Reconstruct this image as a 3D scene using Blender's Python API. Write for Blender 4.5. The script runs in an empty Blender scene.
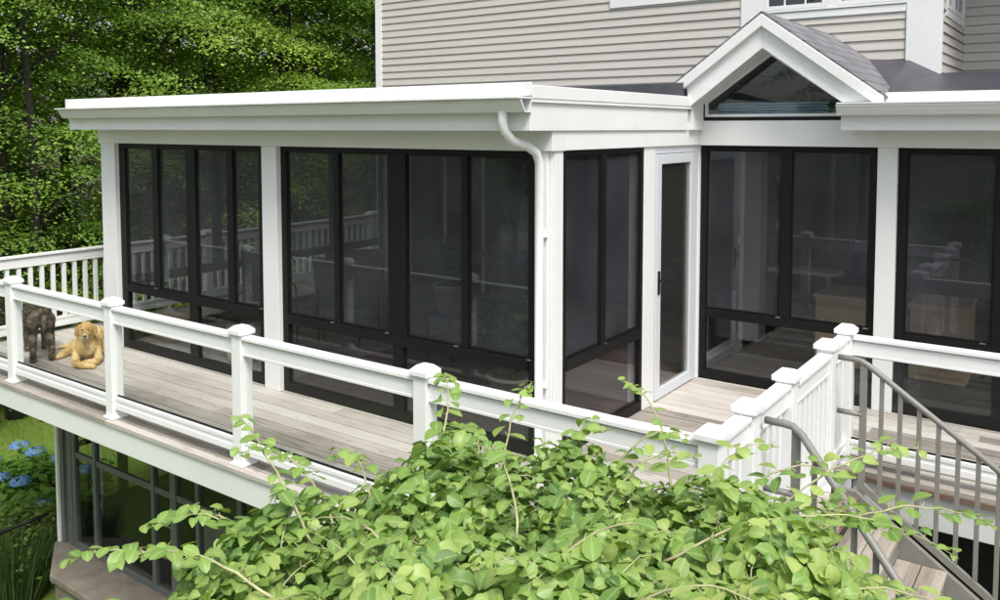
import bpy, bmesh, math, random
import numpy as np
from mathutils import Vector, Matrix
R = math.radians
random.seed(7); rng = np.random.default_rng(11)
scene = bpy.context.scene
COL = scene.collection
GZ = -2.7            # ground level; the deck boards are z = 0

# ------------------------------------------------------------------ materials
def new_mat(name):
    m = bpy.data.materials.new(name); m.use_nodes = True
    nt = m.node_tree; nt.nodes.clear()
    out = nt.nodes.new('ShaderNodeOutputMaterial')
    return m, nt, out
def N(nt, t, **kw):
    n = nt.nodes.new(t)
    for k, v in kw.items():
        if k in n.inputs: n.inputs[k].default_value = v
        else: setattr(n, k, v)
    return n
def ramp(nt, stops):
    r = nt.nodes.new('ShaderNodeValToRGB'); e = r.color_ramp.elements
    while len(e) < len(stops): e.new(0.5)
    for i, (p, c) in enumerate(stops):
        e[i].position = p; e[i].color = (*c, 1)
    return r
def basic(name, col, rough=0.5, var=0.06, scale=3.0, bump=0.0, bscale=60, metal=0.0, spec=0.5, stretch=(1,1,1), dirt=0.0, dcol=None):
    m, nt, out = new_mat(name); L = nt.links.new
    b = N(nt, 'ShaderNodeBsdfPrincipled'); b.inputs['Roughness'].default_value = rough
    b.inputs['Metallic'].default_value = metal; b.inputs['Specular IOR Level'].default_value = spec
    tc = N(nt, 'ShaderNodeNewGeometry'); mp = N(nt, 'ShaderNodeMapping'); mp.inputs['Scale'].default_value = stretch
    L(tc.outputs['Position'], mp.inputs['Vector'])
    n = N(nt, 'ShaderNodeTexNoise', Scale=scale, Detail=6.0, Roughness=0.6); L(mp.outputs[0], n.inputs['Vector'])
    lo = tuple(c*(1-var) for c in col); hi = tuple(min(1, c*(1+var)) for c in col)
    r = ramp(nt, [(0.3, lo), (0.7, hi)]); L(n.outputs['Fac'], r.inputs[0])
    colout = r.outputs[0]
    if dirt > 0:
        n2 = N(nt, 'ShaderNodeTexNoise', Scale=scale*5, Detail=8.0, Roughness=0.7); L(mp.outputs[0], n2.inputs['Vector'])
        r2 = ramp(nt, [(0.55, (0,0,0)), (0.75, (dirt,)*3)]); L(n2.outputs['Fac'], r2.inputs[0])
        mx = N(nt, 'ShaderNodeMixRGB'); mx.inputs[2].default_value = (*(dcol or tuple(c*0.5 for c in col)), 1)
        L(r2.outputs[0], mx.inputs[0]); L(colout, mx.inputs[1]); colout = mx.outputs[0]
    L(colout, b.inputs['Base Color'])
    if bump > 0:
        nb = N(nt, 'ShaderNodeTexNoise', Scale=bscale, Detail=4.0); L(mp.outputs[0], nb.inputs['Vector'])
        bp = N(nt, 'ShaderNodeBump', Strength=bump, Distance=0.01); L(nb.outputs['Fac'], bp.inputs['Height']); L(bp.outputs[0], b.inputs['Normal'])
    L(b.outputs[0], out.inputs[0])
    return m
def pane_mat(name, tint, veil, veil_col, gloss, rough=0.0, fres=True, mesh_noise=0.0):
    m, nt, out = new_mat(name); L = nt.links.new
    tint = tuple(c**0.5 for c in tint); veil = veil/2      # two faces per pane
    tr = N(nt, 'ShaderNodeBsdfTransparent'); tr.inputs[0].default_value = (*tint, 1)
    df = N(nt, 'ShaderNodeBsdfDiffuse'); df.inputs[0].default_value = (*veil_col, 1)
    gl = N(nt, 'ShaderNodeBsdfGlossy'); gl.inputs['Roughness'].default_value = rough; gl.inputs[0].default_value = (0.93, 0.96, 1, 1)
    a = N(nt, 'ShaderNodeMixShader'); a.inputs[0].default_value = veil
    if mesh_noise:
        g = N(nt, 'ShaderNodeNewGeometry'); nz = N(nt, 'ShaderNodeTexNoise', Scale=1.4, Detail=5.0); L(g.outputs['Position'], nz.inputs['Vector'])
        mr = N(nt, 'ShaderNodeMapRange'); mr.inputs[1].default_value = 0.3; mr.inputs[2].default_value = 0.7
        mr.inputs[3].default_value = veil*(1-mesh_noise); mr.inputs[4].default_value = veil*(1+mesh_noise)
        L(nz.outputs['Fac'], mr.inputs[0]); L(mr.outputs[0], a.inputs[0])
    L(tr.outputs[0], a.inputs[1]); L(df.outputs[0], a.inputs[2])
    b = N(nt, 'ShaderNodeMixShader'); L(a.outputs[0], b.inputs[1]); L(gl.outputs[0], b.inputs[2])
    if fres:
        f = N(nt, 'ShaderNodeLayerWeight'); f.inputs['Blend'].default_value = 0.5
        pw = N(nt, 'ShaderNodeMath', operation='POWER'); pw.inputs[1].default_value = 5.0; L(f.outputs['Facing'], pw.inputs[0])
        mu = N(nt, 'ShaderNodeMath', operation='MULTIPLY_ADD'); mu.inputs[1].default_value = 0.8*min(1, gloss); mu.inputs[2].default_value = 0.035*gloss
        L(pw.outputs[0], mu.inputs[0]); L(mu.outputs[0], b.inputs[0])
    else: b.inputs[0].default_value = gloss
    L(b.outputs[0], out.inputs[0])
    return m
def leaf_mat(name, stops, trans=0.35, rough=0.45, spec=0.3, tcol=None):
    m, nt, out = new_mat(name); L = nt.links.new
    at = N(nt, 'ShaderNodeAttribute', attribute_name='rnd')
    g = N(nt, 'ShaderNodeNewGeometry'); nz = N(nt, 'ShaderNodeTexNoise', Scale=0.9, Detail=3.0); L(g.outputs['Position'], nz.inputs['Vector'])
    mx = N(nt, 'ShaderNodeMath', operation='MULTIPLY_ADD'); mx.inputs[1].default_value = 0.55
    ad = N(nt, 'ShaderNodeMath', operation='MULTIPLY'); ad.inputs[1].default_value = 0.45
    L(nz.outputs['Fac'], ad.inputs[0]); L(at.outputs['Fac'], mx.inputs[0]); L(ad.outputs[0], mx.inputs[2])
    r = ramp(nt, stops); L(mx.outputs[0], r.inputs[0])
    if name.startswith('maple'):
        oi = N(nt, 'ShaderNodeObjectInfo'); o2 = N(nt, 'ShaderNodeMapRange'); o2.inputs[3].default_value = 0.485; o2.inputs[4].default_value = 0.52; L(oi.outputs['Random'], o2.inputs[0])
        o3 = N(nt, 'ShaderNodeMapRange'); o3.inputs[3].default_value = 2.0; o3.inputs[4].default_value = 1.35; L(oi.outputs['Random'], o3.inputs[0])
        hsv = N(nt, 'ShaderNodeHueSaturation'); L(o2.outputs[0], hsv.inputs['Hue']); L(o3.outputs[0], hsv.inputs['Value']); L(r.outputs[0], hsv.inputs['Color']); r = hsv
    b = N(nt, 'ShaderNodeBsdfPrincipled'); b.inputs['Roughness'].default_value = rough; b.inputs['Specular IOR Level'].default_value = spec
    if name == 'vine_leaf':
        ra = N(nt, 'ShaderNodeAttribute', attribute_name='rib'); pw = N(nt, 'ShaderNodeMath', operation='POWER'); pw.inputs[1].default_value = 9.0
        L(ra.outputs['Fac'], pw.inputs[0]); pm = N(nt, 'ShaderNodeMath', operation='MULTIPLY'); pm.inputs[1].default_value = 0.55; L(pw.outputs[0], pm.inputs[0])
        mr = N(nt, 'ShaderNodeMixRGB'); mr.inputs[2].default_value = (0.50,0.58,0.28,1); L(pm.outputs[0], mr.inputs[0]); L(r.outputs[0], mr.inputs[1]); r = mr
    L(r.outputs[0], b.inputs['Base Color'])
    t = N(nt, 'ShaderNodeBsdfTranslucent')
    hs = N(nt, 'ShaderNodeMixRGB', blend_type='MULTIPLY'); hs.inputs[0].default_value = 1; hs.inputs[2].default_value = (*(tcol or (1.5, 1.4, 0.5)), 1)
    L(r.outputs[0], hs.inputs[1]); L(hs.outputs[0], t.inputs[0])
    ms = N(nt, 'ShaderNodeMixShader'); ms.inputs[0].default_value = trans
    L(b.outputs[0], ms.inputs[1]); L(t.outputs[0], ms.inputs[2]); L(ms.outputs[0], out.inputs[0])
    return m
def board_mat(name, cols, pitch=0.14, axis=1, dark=1.0, off=0.0, rough=0.75):
    """weathered wood: each board has its own tone, grain runs along the board"""
    m, nt, out = new_mat(name); L = nt.links.new
    g = N(nt, 'ShaderNodeNewGeometry'); sp = N(nt, 'ShaderNodeSeparateXYZ'); L(g.outputs['Position'], sp.inputs[0])
    d = N(nt, 'ShaderNodeMath', operation='MULTIPLY_ADD'); d.inputs[1].default_value = 1/pitch; d.inputs[2].default_value = off
    L(sp.outputs[axis], d.inputs[0]); fl = N(nt, 'ShaderNodeMath', operation='FLOOR'); L(d.outputs[0], fl.inputs[0])
    # board ends: shift each row and cut it into 3.6 m lengths
    w0 = N(nt, 'ShaderNodeTexWhiteNoise', noise_dimensions='1D'); L(fl.outputs[0], w0.inputs['W'])
    along = 1-axis if axis < 2 else 0
    e = N(nt, 'ShaderNodeMath', operation='MULTIPLY_ADD'); e.inputs[1].default_value = 1/3.6; L(sp.outputs[along], e.inputs[0]); L(w0.outputs[0], e.inputs[2])
    ef = N(nt, 'ShaderNodeMath', operation='FLOOR'); L(e.outputs[0], ef.inputs[0])
    cb = N(nt, 'ShaderNodeCombineXYZ'); L(fl.outputs[0], cb.inputs[0]); L(ef.outputs[0], cb.inputs[1])
    w = N(nt, 'ShaderNodeTexWhiteNoise', noise_dimensions='3D'); L(cb.outputs[0], w.inputs['Vector'])
    mp = N(nt, 'ShaderNodeMapping'); sc = [14, 14, 14]; sc[along] = 0.9; mp.inputs['Scale'].default_value = sc
    L(g.outputs['Position'], mp.inputs['Vector']); L(w.outputs['Color'], mp.inputs['Location'])
    n = N(nt, 'ShaderNodeTexNoise', Scale=3.0, Detail=8.0, Roughness=0.65, Distortion=0.6); L(mp.outputs[0], n.inputs['Vector'])
    n2 = N(nt, 'ShaderNodeTexNoise', Scale=1.1, Detail=5.0); L(g.outputs['Position'], n2.inputs['Vector'])
    a1 = N(nt, 'ShaderNodeMath', operation='MULTIPLY_ADD'); a1.inputs[1].default_value = 0.42; L(w.outputs['Value'], a1.inputs[0])
    a2 = N(nt, 'ShaderNodeMath', operation='MULTIPLY'); a2.inputs[1].default_value = 0.62; L(n.outputs['Fac'], a2.inputs[0]); L(a2.outputs[0], a1.inputs[2])
    a3 = N(nt, 'ShaderNodeMath', operation='MULTIPLY_ADD'); a3.inputs[1].default_value = 0.35; L(n2.outputs['Fac'], a3.inputs[0]); L(a1.outputs[0], a3.inputs[2])
    a4 = N(nt, 'ShaderNodeMath', operation='ADD'); a4.inputs[1].default_value = -0.2; L(a3.outputs[0], a4.inputs[0])
    r = ramp(nt, cols); L(a4.outputs[0], r.inputs[0])
    # knots and dark streaks
    v = N(nt, 'ShaderNodeTexNoise', Scale=7.0, Detail=2.0); mp2 = N(nt, 'ShaderNodeMapping'); s2 = [3.5, 3.5, 3.5]; s2[along] = 0.8; mp2.inputs['Scale'].default_value = s2
    L(g.outputs['Position'], mp2.inputs['Vector']); L(w.outputs['Color'], mp2.inputs['Location']); L(mp2.outputs[0], v.inputs['Vector'])
    rk = ramp(nt, [(0.66, (1,1,1)), (0.8, (0.5,0.42,0.36))]); L(v.outputs['Fac'], rk.inputs[0])
    mu = N(nt, 'ShaderNodeMixRGB', blend_type='MULTIPLY'); mu.inputs[0].default_value = 1; L(r.outputs[0], mu.inputs[1]); L(rk.outputs[0], mu.inputs[2])
    b = N(nt, 'ShaderNodeBsdfPrincipled'); b.inputs['Roughness'].default_value = rough; b.inputs['Specular IOR Level'].default_value = 0.3
    L(mu.outputs[0], b.inputs['Base Color'])
    bp = N(nt, 'ShaderNodeBump', Strength=0.35, Distance=0.004); L(n.outputs['Fac'], bp.inputs['Height']); L(bp.outputs[0], b.inputs['Normal'])
    L(b.outputs[0], out.inputs[0])
    return m

WHITE = basic('white_trim', (0.75, 0.76, 0.755), 0.42, 0.035, 1.5, 0.12, 25, dirt=0.3, dcol=(0.60,0.61,0.55))
WHITE2 = basic('white_vinyl', (0.82, 0.83, 0.83), 0.36, 0.03, 2.0, 0.08, 25, dirt=0.22, dcol=(0.64,0.65,0.58))
DOORW = basic('door_white', (0.60, 0.63, 0.67), 0.3, 0.02)
SIDING = basic('grey_siding', (0.50, 0.478, 0.438), 0.6, 0.06, 0.9, 0.12, 120, stretch=(0.35,0.35,9.8), dirt=0.3, dcol=(0.40,0.39,0.36))
BLACKF = basic('black_frame', (0.008, 0.0078, 0.008), 0.5, 0.1, spec=0.22)
ALU = basic('aluminium', (0.6,0.6,0.6), 0.3, metal=1.0)
RUBBER = basic('roof_rubber', (0.045, 0.047, 0.06), 0.45, 0.25, 4, 0.2, 30, dirt=0.4, dcol=(0.1,0.1,0.11))
def shingle():
    m, nt, out = new_mat('shingle_grey'); L = nt.links.new
    g = N(nt, 'ShaderNodeNewGeometry'); sp = N(nt, 'ShaderNodeSeparateXYZ'); L(g.outputs['Position'], sp.inputs[0])
    cb = N(nt, 'ShaderNodeCombineXYZ'); L(sp.outputs['Y'], cb.inputs[0]); L(sp.outputs['Z'], cb.inputs[1])
    bt = N(nt, 'ShaderNodeTexBrick'); bt.inputs['Scale'].default_value = 1.0; bt.inputs['Brick Width'].default_value = 0.28; bt.inputs['Row Height'].default_value = 0.085
    bt.inputs['Mortar Size'].default_value = 0.004; bt.inputs['Color1'].default_value = (0.13,0.13,0.14,1); bt.inputs['Color2'].default_value = (0.21,0.21,0.225,1); bt.inputs['Mortar'].default_value = (0.05,0.05,0.055,1)
    L(cb.outputs[0], bt.inputs['Vector']); n = N(nt, 'ShaderNodeTexNoise', Scale=120, Detail=3.0); L(g.outputs['Position'], n.inputs['Vector'])
    mx = N(nt, 'ShaderNodeMixRGB', blend_type='OVERLAY'); mx.inputs[0].default_value = 0.7; L(bt.outputs['Color'], mx.inputs[1]); L(n.outputs['Fac'], mx.inputs[2])
    b = N(nt, 'ShaderNodeBsdfPrincipled', Roughness=0.95); L(mx.outputs[0], b.inputs['Base Color']); L(b.outputs[0], out.inputs[0]); return m
SHINGLE = shingle()
DECK = board_mat('deck_boards', [(0.18, (0.14,0.12,0.10)), (0.36, (0.33,0.30,0.265)), (0.60, (0.49,0.46,0.42)), (0.9, (0.60,0.58,0.545))], 0.14)
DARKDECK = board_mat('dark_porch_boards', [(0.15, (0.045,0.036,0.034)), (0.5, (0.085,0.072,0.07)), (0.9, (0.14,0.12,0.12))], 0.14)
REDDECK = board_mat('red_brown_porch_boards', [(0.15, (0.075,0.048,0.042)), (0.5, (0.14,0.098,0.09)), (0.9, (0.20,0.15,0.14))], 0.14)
TREAD = board_mat('tread_boards', [(0.15, (0.17,0.145,0.12)), (0.5, (0.33,0.295,0.25)), (0.9, (0.46,0.425,0.375))], 0.075, axis=0)
REDWOOD = board_mat('reddish_joist', [(0.1, (0.10,0.06,0.045)), (0.5, (0.21,0.14,0.11)), (0.9, (0.36,0.27,0.21))], 0.14)
SCREEN = pane_mat('tinted_vinyl_screen', (0.43,0.43,0.445), 0.09, (0.44,0.48,0.54), 0.9, 0.02, True, 0.5)
GLASS = pane_mat('clear_glass', (0.84,0.86,0.85), 0.0, (1,1,1), 1.0)
RGLASS = pane_mat('railing_glass', (0.95,0.97,0.96), 0.004, (0.8,0.9,0.9), 0.45)
LOWTINT = pane_mat('tinted_lower_pane', (0.60,0.59,0.59), 0.03, (0.5,0.5,0.52), 1.1)
DOORGLASS = pane_mat('door_pane', (0.70,0.70,0.68), 0.05, (0.5,0.5,0.45), 1.0)
ROOMGLASS = pane_mat('lower_room_glass', (0.78,0.80,0.78), 0.0, (1,1,1), 0.6)
DARKGLASS = pane_mat('window_glass', (0.30,0.32,0.32), 0.0, (1,1,1), 1.6)
STEEL = basic('painted_grey_steel', (0.20,0.20,0.183), 0.45, 0.08, 12, 0.1, 80, dirt=0.15, dcol=(0.16,0.15,0.13))
GREYF = basic('grey_green_frame', (0.105,0.115,0.108), 0.5, 0.12, 5, 0.1, dirt=0.3, dcol=(0.1,0.1,0.09))
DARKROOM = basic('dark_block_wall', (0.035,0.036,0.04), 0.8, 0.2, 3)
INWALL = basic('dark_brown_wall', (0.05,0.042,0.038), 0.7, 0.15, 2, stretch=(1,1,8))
STONE = basic('ledge_stone', (0.17,0.15,0.12), 0.9, 0.25, 6, 0.7, 25, dirt=0.4, dcol=(0.1,0.085,0.07))
OAK = board_mat('oak_cabinet', [(0.1, (0.55,0.39,0.21)), (0.5, (0.74,0.56,0.34)), (0.9, (0.82,0.66,0.45))], 0.3, axis=2)
TUB = basic('grey_cover', (0.20,0.205,0.21), 0.5, 0.06, 3)
BLUE = basic('blue_matte', (0.16,0.27,0.36), 0.7, 0.2, 8)
SLING = basic('charcoal_sling', (0.06,0.06,0.065), 0.8, 0.1)
REDCH = basic('red_brown_leather', (0.26,0.10,0.085), 0.4, 0.2, 6)
POT = basic('glazed_pot', (0.45,0.45,0.42), 0.35, 0.1)
CREAM = basic('cream_side', (0.62,0.58,0.48), 0.6, 0.06)
BARK = basic('bark', (0.045,0.039,0.033), 0.95, 0.4, 5, 1.0, 18, stretch=(1,1,0.25))
STEM = basic('vine_stem', (0.36,0.36,0.19), 0.6, 0.25, 15)
WOODSTEM = basic('woody_stem', (0.2,0.15,0.1), 0.85, 0.3, 20)
TREELEAF = [leaf_mat('maple_leaf_a', [(0.2,(0.035,0.08,0.014)), (0.45,(0.12,0.205,0.035)), (0.85,(0.32,0.42,0.085))], 0.35),
            leaf_mat('maple_leaf_b', [(0.2,(0.028,0.068,0.014)), (0.45,(0.085,0.165,0.032)), (0.85,(0.22,0.32,0.065))], 0.35)]
UNDERLEAF = leaf_mat('under_leaf', [(0.2,(0.05,0.1,0.02)), (0.5,(0.12,0.2,0.035)), (0.85,(0.25,0.33,0.07))], 0.35)
VINELEAF = leaf_mat('vine_leaf', [(0.12,(0.045,0.11,0.025)), (0.32,(0.115,0.225,0.055)), (0.54,(0.225,0.36,0.08)), (0.76,(0.38,0.49,0.14)), (0.90,(0.42,0.47,0.16)), (0.96,(0.44,0.36,0.11)), (0.995,(0.26,0.12,0.06))], 0.28, 0.42, 0.45, (1.3,1.3,0.5))
HYDLEAF = leaf_mat('hydrangea_leaf', [(0.2,(0.05,0.12,0.02)), (0.5,(0.13,0.26,0.04)), (0.85,(0.27,0.42,0.08))], 0.3)
PETAL = leaf_mat('blue_petal', [(0.2,(0.07,0.19,0.50)), (0.5,(0.16,0.34,0.68)), (0.85,(0.34,0.52,0.80))], 0.2, tcol=(1,1,1))
DARKBLADE = leaf_mat('dark_blade', [(0.2,(0.02,0.045,0.015)), (0.5,(0.045,0.085,0.025)), (0.85,(0.10,0.16,0.045))], 0.2)
GRASSB = leaf_mat('grass_blade', [(0.2,(0.11,0.22,0.02)), (0.5,(0.18,0.33,0.03)), (0.85,(0.26,0.42,0.05))], 0.3)

# ------------------------------------------------------------------ object helpers
def put(o, parent=None):
    COL.objects.link(o)
    if parent is not None: o.parent = parent
    return o
def tag(o, label, cat, group=None):
    o['label'] = label; o['category'] = cat
    if group: o['group'] = group
    return o
def thing(name, label, cat, loc=(0,0,0), rz=0, group=None):
    o = bpy.data.objects.new(name, None); COL.objects.link(o)
    o.location = loc; o.rotation_euler = (0,0,rz); o.empty_display_size = 0.1
    return tag(o, label, cat, group)
def copy_tree(o, parent=None):
    c = o.copy(); COL.objects.link(c)
    if parent is not None: c.parent = parent
    for ch in list(o.children): copy_tree(ch, c)
    return c
class MB:
    def __init__(s): s.v = []; s.f = []; s.s = []
    def add(s, vs, fs, smooth=False):
        b = len(s.v); s.v += [tuple(v) for v in vs]; s.f += [tuple(b+i for i in f) for f in fs]; s.s += [smooth]*len(fs); return s
    def box(s, x0,x1,y0,y1,z0,z1):
        x0,x1 = sorted((x0,x1)); y0,y1 = sorted((y0,y1)); z0,z1 = sorted((z0,z1))
        return s.add([(x0,y0,z0),(x1,y0,z0),(x1,y1,z0),(x0,y1,z0),(x0,y0,z1),(x1,y0,z1),(x1,y1,z1),(x0,y1,z1)],
            [(0,3,2,1),(4,5,6,7),(0,1,5,4),(1,2,6,5),(2,3,7,6),(3,0,4,7)])
    def prism(s, pts, d):
        """closed 3D polygon pts pushed along vector d"""
        n = len(pts); a = [Vector(p) for p in pts]; d = Vector(d)
        nrm = Vector((0,0,0))
        for i in range(n): nrm += a[i].cross(a[(i+1)%n])
        if nrm.dot(d) > 0: a.reverse()
        vs = a + [p+d for p in a]
        fs = [tuple(range(n)), tuple(range(2*n-1, n-1, -1))] + [(i, i+n, (i+1)%n+n, (i+1)%n) for i in range(n)]
        return s.add(vs, fs)
    def tube(s, pts, rad, seg=8, cap=True):
        pts = [Vector(p) for p in pts]; n = len(pts)
        if not hasattr(rad, '__len__'): rad = [rad]*n
        rings = []; ref = None
        for i, p in enumerate(pts):
            t = (pts[min(i+1,n-1)]-pts[max(i-1,0)]).normalized()
            if ref is None: ref = Vector((0,0,1)) if abs(t.z) < 0.9 else Vector((1,0,0))
            u = t.cross(ref)
            if u.length < 1e-5: u = t.cross(Vector((0,1,0)))
            u.normalize(); w = u.cross(t).normalized(); ref = w
            rings.append([p + (u*math.cos(a)+w*math.sin(a))*rad[i] for a in [2*math.pi*k/seg for k in range(seg)]])
        vs = [q for r in rings for q in r]
        fs = [(i*seg+k, i*seg+(k+1)%seg, (i+1)*seg+(k+1)%seg, (i+1)*seg+k) for i in range(n-1) for k in range(seg)]
        if cap: fs += [tuple(range(seg-1,-1,-1)), tuple((n-1)*seg+k for k in range(seg))]
        return s.add(vs, fs, True)
    def bar(s, a, b, w, h, up=(0,0,1)):
        """rectangular bar from a to b"""
        a = Vector(a); b = Vector(b); t = (b-a).normalized(); up = Vector(up)
        u = t.cross(up).normalized()*w/2; v = u.cross(t).normalized()*h/2
        return s.prism([a-u-v, a+u-v, a+u+v, a-u+v], b-a)
    def lathe(s, prof, c=(0,0,0), seg=24):
        c = Vector(c); vs = []
        for (r, z) in prof:
            for k in range(seg):
                t = 2*math.pi*k/seg; vs.append(c+Vector((r*math.cos(t), r*math.sin(t), z)))
        fs = [(i*seg+k, i*seg+(k+1)%seg, (i+1)*seg+(k+1)%seg, (i+1)*seg+k) for i in range(len(prof)-1) for k in range(seg)]
        return s.add(vs, fs, True)
    def build(s, name, mat, parent=None, bev=0.0, off=None, smooth=False):
        me = bpy.data.meshes.new(name)
        vs = s.v if off is None else [(v[0]-off[0], v[1]-off[1], v[2]-off[2]) for v in s.v]
        me.from_pydata(vs, [], s.f); me.update()
        me.polygons.foreach_set('use_smooth', [bool(a or smooth) for a in s.s])
        me.materials.append(mat)
        o = bpy.data.objects.new(name, me); put(o, parent)
        if bev:
            m = o.modifiers.new('bevel', 'BEVEL'); m.width = bev; m.segments = 2; m.limit_method = 'ANGLE'
        return o
def structure(o): o['kind'] = 'structure'; return o
def bx(name, mat, parent, x0,x1,y0,y1,z0,z1, bev=0.0):
    return MB().box(x0,x1,y0,y1,z0,z1).build(name, mat, parent, bev)

# ------------------------------------------------------------------ ground
def ground():
    m, nt, out = new_mat('woodland_floor'); L = nt.links.new
    g = N(nt, 'ShaderNodeNewGeometry')
    n = N(nt, 'ShaderNodeTexNoise', Scale=0.35, Detail=9.0, Roughness=0.7); L(g.outputs['Position'], n.inputs['Vector'])
    r = ramp(nt, [(0.35,(0.035,0.05,0.015)), (0.55,(0.07,0.06,0.035)), (0.7,(0.09,0.13,0.03))]); L(n.outputs['Fac'], r.inputs[0])
    b = N(nt, 'ShaderNodeBsdfPrincipled', Roughness=0.95); L(r.outputs[0], b.inputs['Base Color']); L(b.outputs[0], out.inputs[0])
    mb = MB(); n_ = 60
    vs = []; 
    for j in range(n_+1):
        for i in range(n_+1):
            x = -350+700*i/n_; y = -350+700*j/n_; d = math.hypot(x+3, y-6)
            h = 0 if d < 24 else (math.sin(x*0.07)+math.cos(y*0.09))*min(1.2, (d-24)*0.04)
            vs.append((x, y, GZ-0.02+h))
    fs = [(j*(n_+1)+i, j*(n_+1)+i+1, (j+1)*(n_+1)+i+1, (j+1)*(n_+1)+i) for j in range(n_) for i in range(n_)]
    structure(mb.add(vs, fs, True).build('ground', m))
    m, nt, out = new_mat('lawn_turf'); L = nt.links.new
    g = N(nt, 'ShaderNodeNewGeometry')
    n = N(nt, 'ShaderNodeTexNoise', Scale=1.2, Detail=9.0, Roughness=0.75); L(g.outputs['Position'], n.inputs['Vector'])
    r = ramp(nt, [(0.3,(0.11,0.18,0.025)), (0.55,(0.17,0.26,0.035)), (0.75,(0.24,0.32,0.06))]); L(n.outputs['Fac'], r.inputs[0])
    b = N(nt, 'ShaderNodeBsdfPrincipled', Roughness=0.9); L(r.outputs[0], b.inputs['Base Color'])
    n2 = N(nt, 'ShaderNodeTexNoise', Scale=90, Detail=4.0); L(g.outputs['Position'], n2.inputs['Vector'])
    bp = N(nt, 'ShaderNodeBump', Strength=0.8, Distance=0.05); L(n2.outputs['Fac'], bp.inputs['Height']); L(bp.outputs[0], b.inputs['Normal']); L(b.outputs[0], out.inputs[0])
    pts = []
    for k in range(48):
        a = 2*math.pi*k/48; rr = 1+0.06*math.sin(3*a)+0.05*math.cos(5*a+1)
        pts.append((-8.5+10.5*rr*math.cos(a), 9.5+13*rr*math.sin(a), GZ+0.004))
    structure(MB().add(pts, [tuple(range(48))]).build('lawn', m))
    # pale flagstone path behind the lower room
    fl = MB()
    for i, (x, y, w, h, a) in enumerate([(-13.2,9.3,1.3,0.8,0.2),(-12.1,10.3,1.2,0.9,0.5),(-11.2,11.6,1.1,0.9,0.1),(-14.6,8.5,1.2,0.8,-0.2),(-10.6,12.9,1.1,0.8,0.3),(-16.0,8.0,1.2,0.9,0.1)]):
        P = []
        for k in range(7):
            t = 2*math.pi*k/7+a; P.append((x+w*0.55*math.cos(t)*random.uniform(.85,1.1), y+h*0.6*math.sin(t)*random.uniform(.85,1.1), GZ+0.01))
        fl.prism(P, (0,0,0.03))
    structure(fl.build('stone_path', basic('flagstone', (0.42,0.38,0.34), 0.9, 0.15, 4, 0.4, 30), None, 0.01))
ground()
# mown grass blades near the house corner (nobody could count them)
def grass_patch():
    n = 26000
    x = rng.uniform(-17.5, -9.3, n); y = rng.uniform(3.2, 11.5, n)
    h = rng.uniform(0.03, 0.075, n); a = rng.uniform(0, 6.28, n); w = 0.006
    dx = np.cos(a)*w; dy = np.sin(a)*w; lx = rng.normal(0, .02, n); ly = rng.normal(0, .02, n)
    z0 = np.full(n, GZ)
    V = np.stack([np.stack([x-dx,y-dy,z0],1), np.stack([x+dx,y+dy,z0],1), np.stack([x+lx,y+ly,z0+h],1)],1).reshape(-1,3)
    F = np.arange(3*n).reshape(-1,3)
    me = bpy.data.meshes.new('grass'); me.from_pydata(V.tolist(), [], F.tolist())
    at = me.attributes.new('rnd', 'FLOAT', 'FACE'); at.data.foreach_set('value', rng.random(n).astype(np.float32))
    me.materials.append(GRASSB); o = bpy.data.objects.new('grass', me); put(o); o['kind'] = 'stuff'
    o['label'] = 'short mown grass blades on the lawn beyond the deck'; o['category'] = 'grass'
grass_patch()

# ------------------------------------------------------------------ screened porch
XW, YF, YB, XL, YH = -3.07, 4.90, 7.45, -8.75, 9.35     # side wall, front wall, set-back wall, left wall, house wall
XR = 3.2
porch = thing('screened_porch', 'white framed screened porch with dark tinted panels and a small gable over the deck', 'porch', (-5.9, 7.0, 0))
OFF = (-5.9, 7.0, 0)
def P(mb, name, mat, bev=0.0, parent=None):
    return mb.build(name, mat, parent or porch, bev, OFF if parent is None or parent.parent is None else OFF)
def pbox(name, mat, x0,x1,y0,y1,z0,z1, bev=0.004):
    return P(MB().box(x0,x1,y0,y1,z0,z1), name, mat, bev)
# posts
pbox('post', WHITE, -8.775,-8.51, YF-0.02,YF+0.13, 0,2.19)
pbox('post', WHITE, -6.115,-5.915, YF-0.02,YF+0.13, 0,2.19)
c = MB().box(-3.21,-3.07, YF-0.001,YF+0.14, 0,2.19); P(c, 'corner_post', WHITE, 0.004)
P(MB().box(-3.20,-3.095, YF-0.018,YF-0.0015, 0,2.19), 'corner_board', WHITE, 0.003)
P(MB().box(-3.0695,-3.058, YF+0.012,YF+0.13, 0,2.19), 'corner_board', WHITE, 0.003)
pbox('post', WHITE, -3.20,-3.060, 6.31,6.515, 0,2.19)
pbox('post', WHITE, -3.20,-3.052, 7.44,7.56, 0,2.19)
pbox('post', WHITE, -1.51,-1.36, YB-0.02,YB+0.13, 0,2.19)
pbox('post', WHITE, 1.55,1.70, YB-0.02,YB+0.13, 0,2.19)
pbox('post', WHITE, -8.80,-8.65, YH-0.16,YH-0.03, 0,2.19)
pbox('post', WHITE, -8.80,-8.66, 7.05,7.19, 0,2.19)
# beams
pbox('beam', WHITE, -8.80,-3.045, YF-0.035,YF+0.15, 2.19,2.40)
pbox('beam', WHITE, -3.215,-3.0455, YF+0.151,YB-0.036, 2.192,2.40)
pbox('beam', WHITE, -3.05,XR, YB-0.035,YB+0.15, 2.19,2.415)
pbox('beam', WHITE, -8.799,-8.62, YF+0.151,YH-0.03, 2.192,2.40)
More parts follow.
